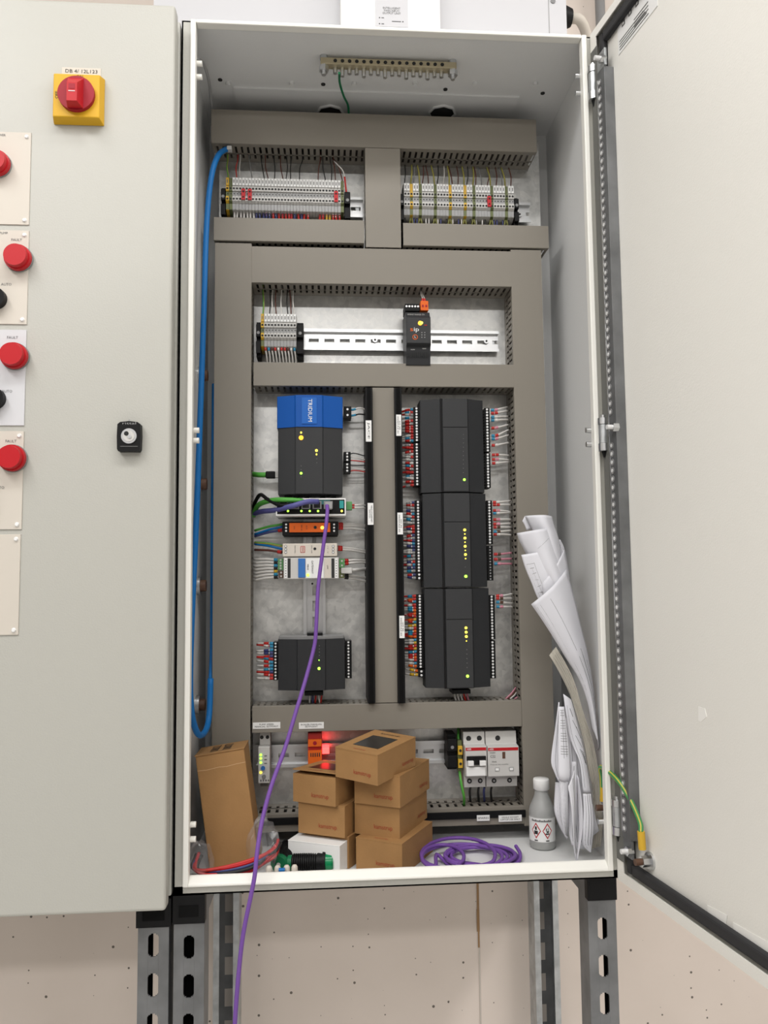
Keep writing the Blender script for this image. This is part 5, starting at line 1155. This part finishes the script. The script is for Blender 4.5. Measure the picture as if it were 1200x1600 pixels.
# selector panels
def panel(pxr, py0, py1, label, k, txts, button, knob, screws=True):
    mx = pxr; z0 = w(pxr-5, py1, LY).z; z1 = w(pxr-5, py0, LY).z; x1 = w(pxr, (py0+py1)/2, LY).x; x0 = x1-.105
    Tp = thing('control_panel_plate', label, 'control panel', ((x0+x1)/2, LY, z0), 'selector panels on the closed cabinet')
    b = MB(); b.box(x0, x1, LY-.0015, LY, z0, z1, k)
    for s_, px, py, h, al in txts: p = w(px, py, LY-.0015); b.text(s_, (p.x, LY-.0015, p.z), h, 'ink_soft', align=al)
    b.build('plate', Tp, bevel=.0004)
    if screws:
        for (x, z) in ((x1-.0055, z1-.006), (x1-.0055, z0+.006)):
            MB().cyl((x, LY-.0015, z), (x, LY-.0035, z), .0030, 'white', 12, r2=.002).build('panel_screw', Tp)
    if button:
        px, py = button; p = w(px, py, LY-.018); x, z = p.x, p.z
        b = MB(); b.cyl((x, LY-.0015, z), (x, LY-.010, z), .0172, 'red', 28, r2=.0168); b.cyl((x, LY-.010, z), (x, LY-.018, z), .0152, 'red', 28, r2=.0142); b.build('fault_lamp', Tp, bevel=.0015); 
        b = MB(); b.cyl((x, LY-.0015, z), (x, LY-.004, z), .0178, 'grey_mid', 28); b.build('lamp_collar', Tp)
    if knob:
        px, py = knob; p = w(px, py, LY-.015); x, z = p.x, p.z
        b = MB(); b.cyl((x, LY-.0015, z), (x, LY-.012, z), .0135, 'black', 24); b.box(x-.003, x+.003, LY-.018, LY-.012, z-.012, z+.012, 'black'); b.build('selector_knob', Tp, bevel=.0008)
panel(47.5, 208, 352, 'topmost cream selector panel with a red lamp cut by the frame', 'plate_white', [('POWER', 9, 211.5, .0030, 'RIGHT')], (-11, 248), None)
panel(44, 361, 507, 'second cream panel from the top, red lamp marked FAULT under PUMP', 'plate_white', [('PUMP', 12, 364.5, .0030, 'RIGHT'), ('FAULT', 26, 375, .0034, 'CENTER'), ('AUTO', 10, 444.5, .0034, 'CENTER')], (22.5, 397), (-12, 462))
panel(40, 516, 665, 'cooler white panel, third from the top, with red FAULT lamp', 'plate_cool', [('FAULT', 19.5, 527.5, .0034, 'CENTER'), ('AUTO', 11, 611.5, .0034, 'CENTER')], (16.5, 552), (-14, 620), False)
panel(36, 674, 827, 'fourth panel from the top with red FAULT lamp and cut off AUTO', 'plate_white', [('FAULT', 17, 689.5, .0034, 'CENTER'), ('AUTO', 7, 762, .0034, 'RIGHT')], (13, 713.5), (-32, 780))
panel(31, 835, 992, 'lowest blank cream panel on the closed cabinet', 'plate_white', [], None, None)
# rotary isolator
x0, x1, z0, z1 = R4(85, 120.5, 164, 199, LY)
Ti = thing('rotary_isolator', 'yellow square isolator switch with red rotary handle', 'switch', ((x0+x1)/2, LY, z0))
hx = .031; cx, cz = w(121.5, 155, LY-.016).x+.001, w(121.5, 155, LY-.016).z
cx = (x0+x1)/2+.001; cz = (z0+z1)/2
yf_ = LY-.015; hb = (x1-x0)/2
p = w(121, 155, yf_); cxf, czf = (x0+x1)/2, (z0+z1)/2
b = MB(); hf = hb*.90
b.add([(cxf-hb, LY, czf-hb), (cxf+hb, LY, czf-hb), (cxf+hb, LY, czf+hb), (cxf-hb, LY, czf+hb), (cxf-hf, yf_, czf-hf), (cxf+hf, yf_, czf-hf), (cxf+hf, yf_, czf+hf), (cxf-hf, yf_, czf+hf)], [(0, 1, 2, 3), (4, 7, 6, 5), (0, 4, 5, 1), (1, 5, 6, 2), (2, 6, 7, 3), (3, 7, 4, 0)], 'yellow_switch')
b.text('OFF', (cxf-hf*.84, yf_, czf), .0042, 'ink', right=(0, 0, 1), up=(-1, 0, 0)); b.text('ON', (cxf+.004, yf_, czf+hf*.88), .004, 'ink')
b.build('base_plate', Ti, bevel=.0012)
b = MB(); b.cyl((cxf+.001, yf_, czf), (cxf+.001, yf_-.006, czf), .0235, 'red_deep', 36); b.build('handle_disc', Ti, bevel=.001)
b = MB(); hp = [(-.0075, -.021), (.0075, -.021), (.0075, .0215), (-.0075, .0215)]
X = cxf+.001
ft = w(112, 128, yf_-.022).z; fb = w(112, 157, yf_-.022).z; fx = w(112, 142, yf_-.022).x
b.add([(X-.010, yf_-.006, czf-.021), (X+.010, yf_-.006, czf-.021), (X+.010, yf_-.006, czf+.020), (X-.010, yf_-.006, czf+.020), (fx-.0065, yf_-.022, fb), (fx+.0065, yf_-.022, fb), (fx+.0065, yf_-.022, ft), (fx-.0065, yf_-.022, ft)], [(0, 1, 2, 3), (4, 7, 6, 5), (0, 4, 5, 1), (1, 5, 6, 2), (2, 6, 7, 3), (3, 7, 4, 0)], 'red')
b.box(fx-.0042, fx+.0042, yf_-.0225, yf_-.022, ft-.0125, ft-.0115, 'white'); b.box(fx-.004, fx+.004, yf_-.0224, yf_-.022, ft-.009, ft-.002, 'red_deep')
b.build('handle', Ti, bevel=.0018)
x0, x1, z0, z1 = R4(97, 106.5, 158, 120, LY)
Tn = MB(); Tn.box(x0, x1, LY-.0007, LY, z0, z1, 'plate_white'); Tn.text('DB 4/ 12L123', ((x0+x1)/2, LY-.0007, (z0+z1)/2+.0008), .0050, 'ink', fit=(x1-x0)*.82)
tag(Tn.build('circuit_label'), 'thin cream label printed DB 4/ 12L123 above the isolator', 'label')
# lock
x0, x1, z0, z1 = R4(184, 659, 221, 706, LY-.006)
Tk = thing('door_lock', 'small black door lock with silver key barrel on the closed cabinet', 'lock', ((x0+x1)/2, LY, z0))
n = 8; pr = []
pr = [(x0+.002, z0), (x1-.002, z0), (x1-.0005, z0+.003), (x1, (z0+z1)/2), (x1-.0005, z1-.004), (x1-.004, z1-.0012), ((x0+x1)/2, z1), (x0+.004, z1-.0012), (x0+.0005, z1-.004), (x0, (z0+z1)/2), (x0+.0005, z0+.003)]
MB().prism(pr, 'y', LY-.011, LY, 'black').build('escutcheon', Tk, bevel=.001)
cx, cz = (x0+x1)/2+.0005, (z0+z1)/2
b = MB(); b.cyl((cx, LY-.011, cz), (cx, LY-.0125, cz), .0098, 'steel', 28); b.cyl((cx, LY-.0125, cz), (cx, LY-.013, cz), .0072, 'grey_light', 24); b.cyl((cx+.001, LY-.013, cz-.001), (cx+.001, LY-.0138, cz-.001), .0025, 'steel', 12); b.cyl((cx-.003, LY-.013, cz+.003), (cx-.003, LY-.0133, cz+.003), .003, 'hole', 10); b.build('key_barrel', Tk)
b = MB(); b.text('rittal', (cx, LY-.011, cz+.0165), .0030, 'grey', fit=.017); b.cyl((cx, LY-.011, cz+.0205), (cx, LY-.0113, cz+.0205), .0012, 'grey', 6); b.box(cx-.011, cx+.011, LY-.0115, LY-.011, cz-.0135, cz-.013, 'grey_mid'); b.build('embossed_mark', Tk)

# ================================================================== junction box above
y = .115; x0 = w(240, 10, y).x; x1 = w(885, 20, y).x; z0 = ZT+.004
T = thing('junction_box', 'wide pale grey box mounted above the open cabinet', 'junction box', ((x0+x1)/2, y, z0))
b = MB(); b.box(x0, x1, y, YB, z0, z0+.22, 'plate_cool'); p = w(857, 20, y); b.box(p.x, p.x+.0012, y-.0004, y, z0, z0+.22, 'grey'); b.build('housing', T, bevel=.002)
p = w(864, 2, y); MB().cyl((p.x, y, p.z), (p.x, y-.0015, p.z), .004, 'grey_mid', 12).build('cover_screw', T)
x0_, x1_, _, _ = R4(532, 0, 688, 40, y-.03)
T = thing('interface_module', 'white plastic module labelled as input output unit on the box above', 'module', ((x0_+x1_)/2, y-.02, z0+.004))
MB().box(x0_, x1_, y-.03, y, z0+.002, z0+.16, 'white').build('housing', T, bevel=.002)
yy = y-.03; p0, p1, a0, a1 = R4(586, -60, 637, 42, yy); b = MB(); b.box(p0, p1, yy-.0005, yy, a0, a1, 'plate_cool'); cx = (p0+p1)/2
for s_, py, h, f_ in (('INTELLIGENT', 13.5, .0034, .027), ('TWIN INPUT/', 17.7, .0034, .025), ('OUTPUT UNIT', 21.5, .0034, .028)):
    p = w(612, py, yy); b.text(s_, (cx, yy-.0005, p.z), h, 'ink_soft', fit=f_)
for px, py in ((593, 28), (629.5, 34.5), (593, 37.5)): p = w(px, py, yy); b.cyl((p.x, yy-.0005, p.z), (p.x, yy-.001, p.z), .0009, 'ink', 8); b.box(p.x+(.003 if px < 600 else -.017), p.x+(.007 if px < 600 else -.003), yy-.0008, yy-.0005, p.z-.0006, p.z+.0006, 'ink_soft')
b.build('printed_label', T)
# gland and cable
pg = w(887, 28, y+.05); g0 = Vector((x1, y+.05, pg.z))
T = thing('cable_gland', 'black ribbed cable gland on the right end of the box above', 'cable gland', tuple(g0))
MB().cyl(g0, g0+Vector((.004, 0, 0)), .017, 'black', 6).cyl(g0+Vector((.004, 0, 0)), g0+Vector((.010, 0, 0)), .019, 'black', 14).build('lock_nut', T)
MB().cyl(g0+Vector((.010, 0, 0)), g0+Vector((.024, 0, 0)), .0195, 'black', 14, r2=.014).build('dome_cap', T, bevel=.001)
cable('armoured_cable', [g0+Vector((.022, 0, 0)), g0+Vector((.040, 0, -.004)), g0+Vector((.058, .02, -.022)), g0+Vector((.066, .04, -.06)), g0+Vector((.068, .05, -.2))], .0085, 'plate_white', 'thick cream cable bending down from the black gland', 'cable', n=12)
x_ = w(941, 20, YB-.03).x
cable('conduit_pipe', [Vector((x_, YB-.02, 1.9)), Vector((x_, YB-.02, 1.5)), Vector((x_, YB-.02, 0.6))], .009, 'grey_mid', 'dark upright conduit on the wall behind the cabinet corner', 'pipe', n=12)
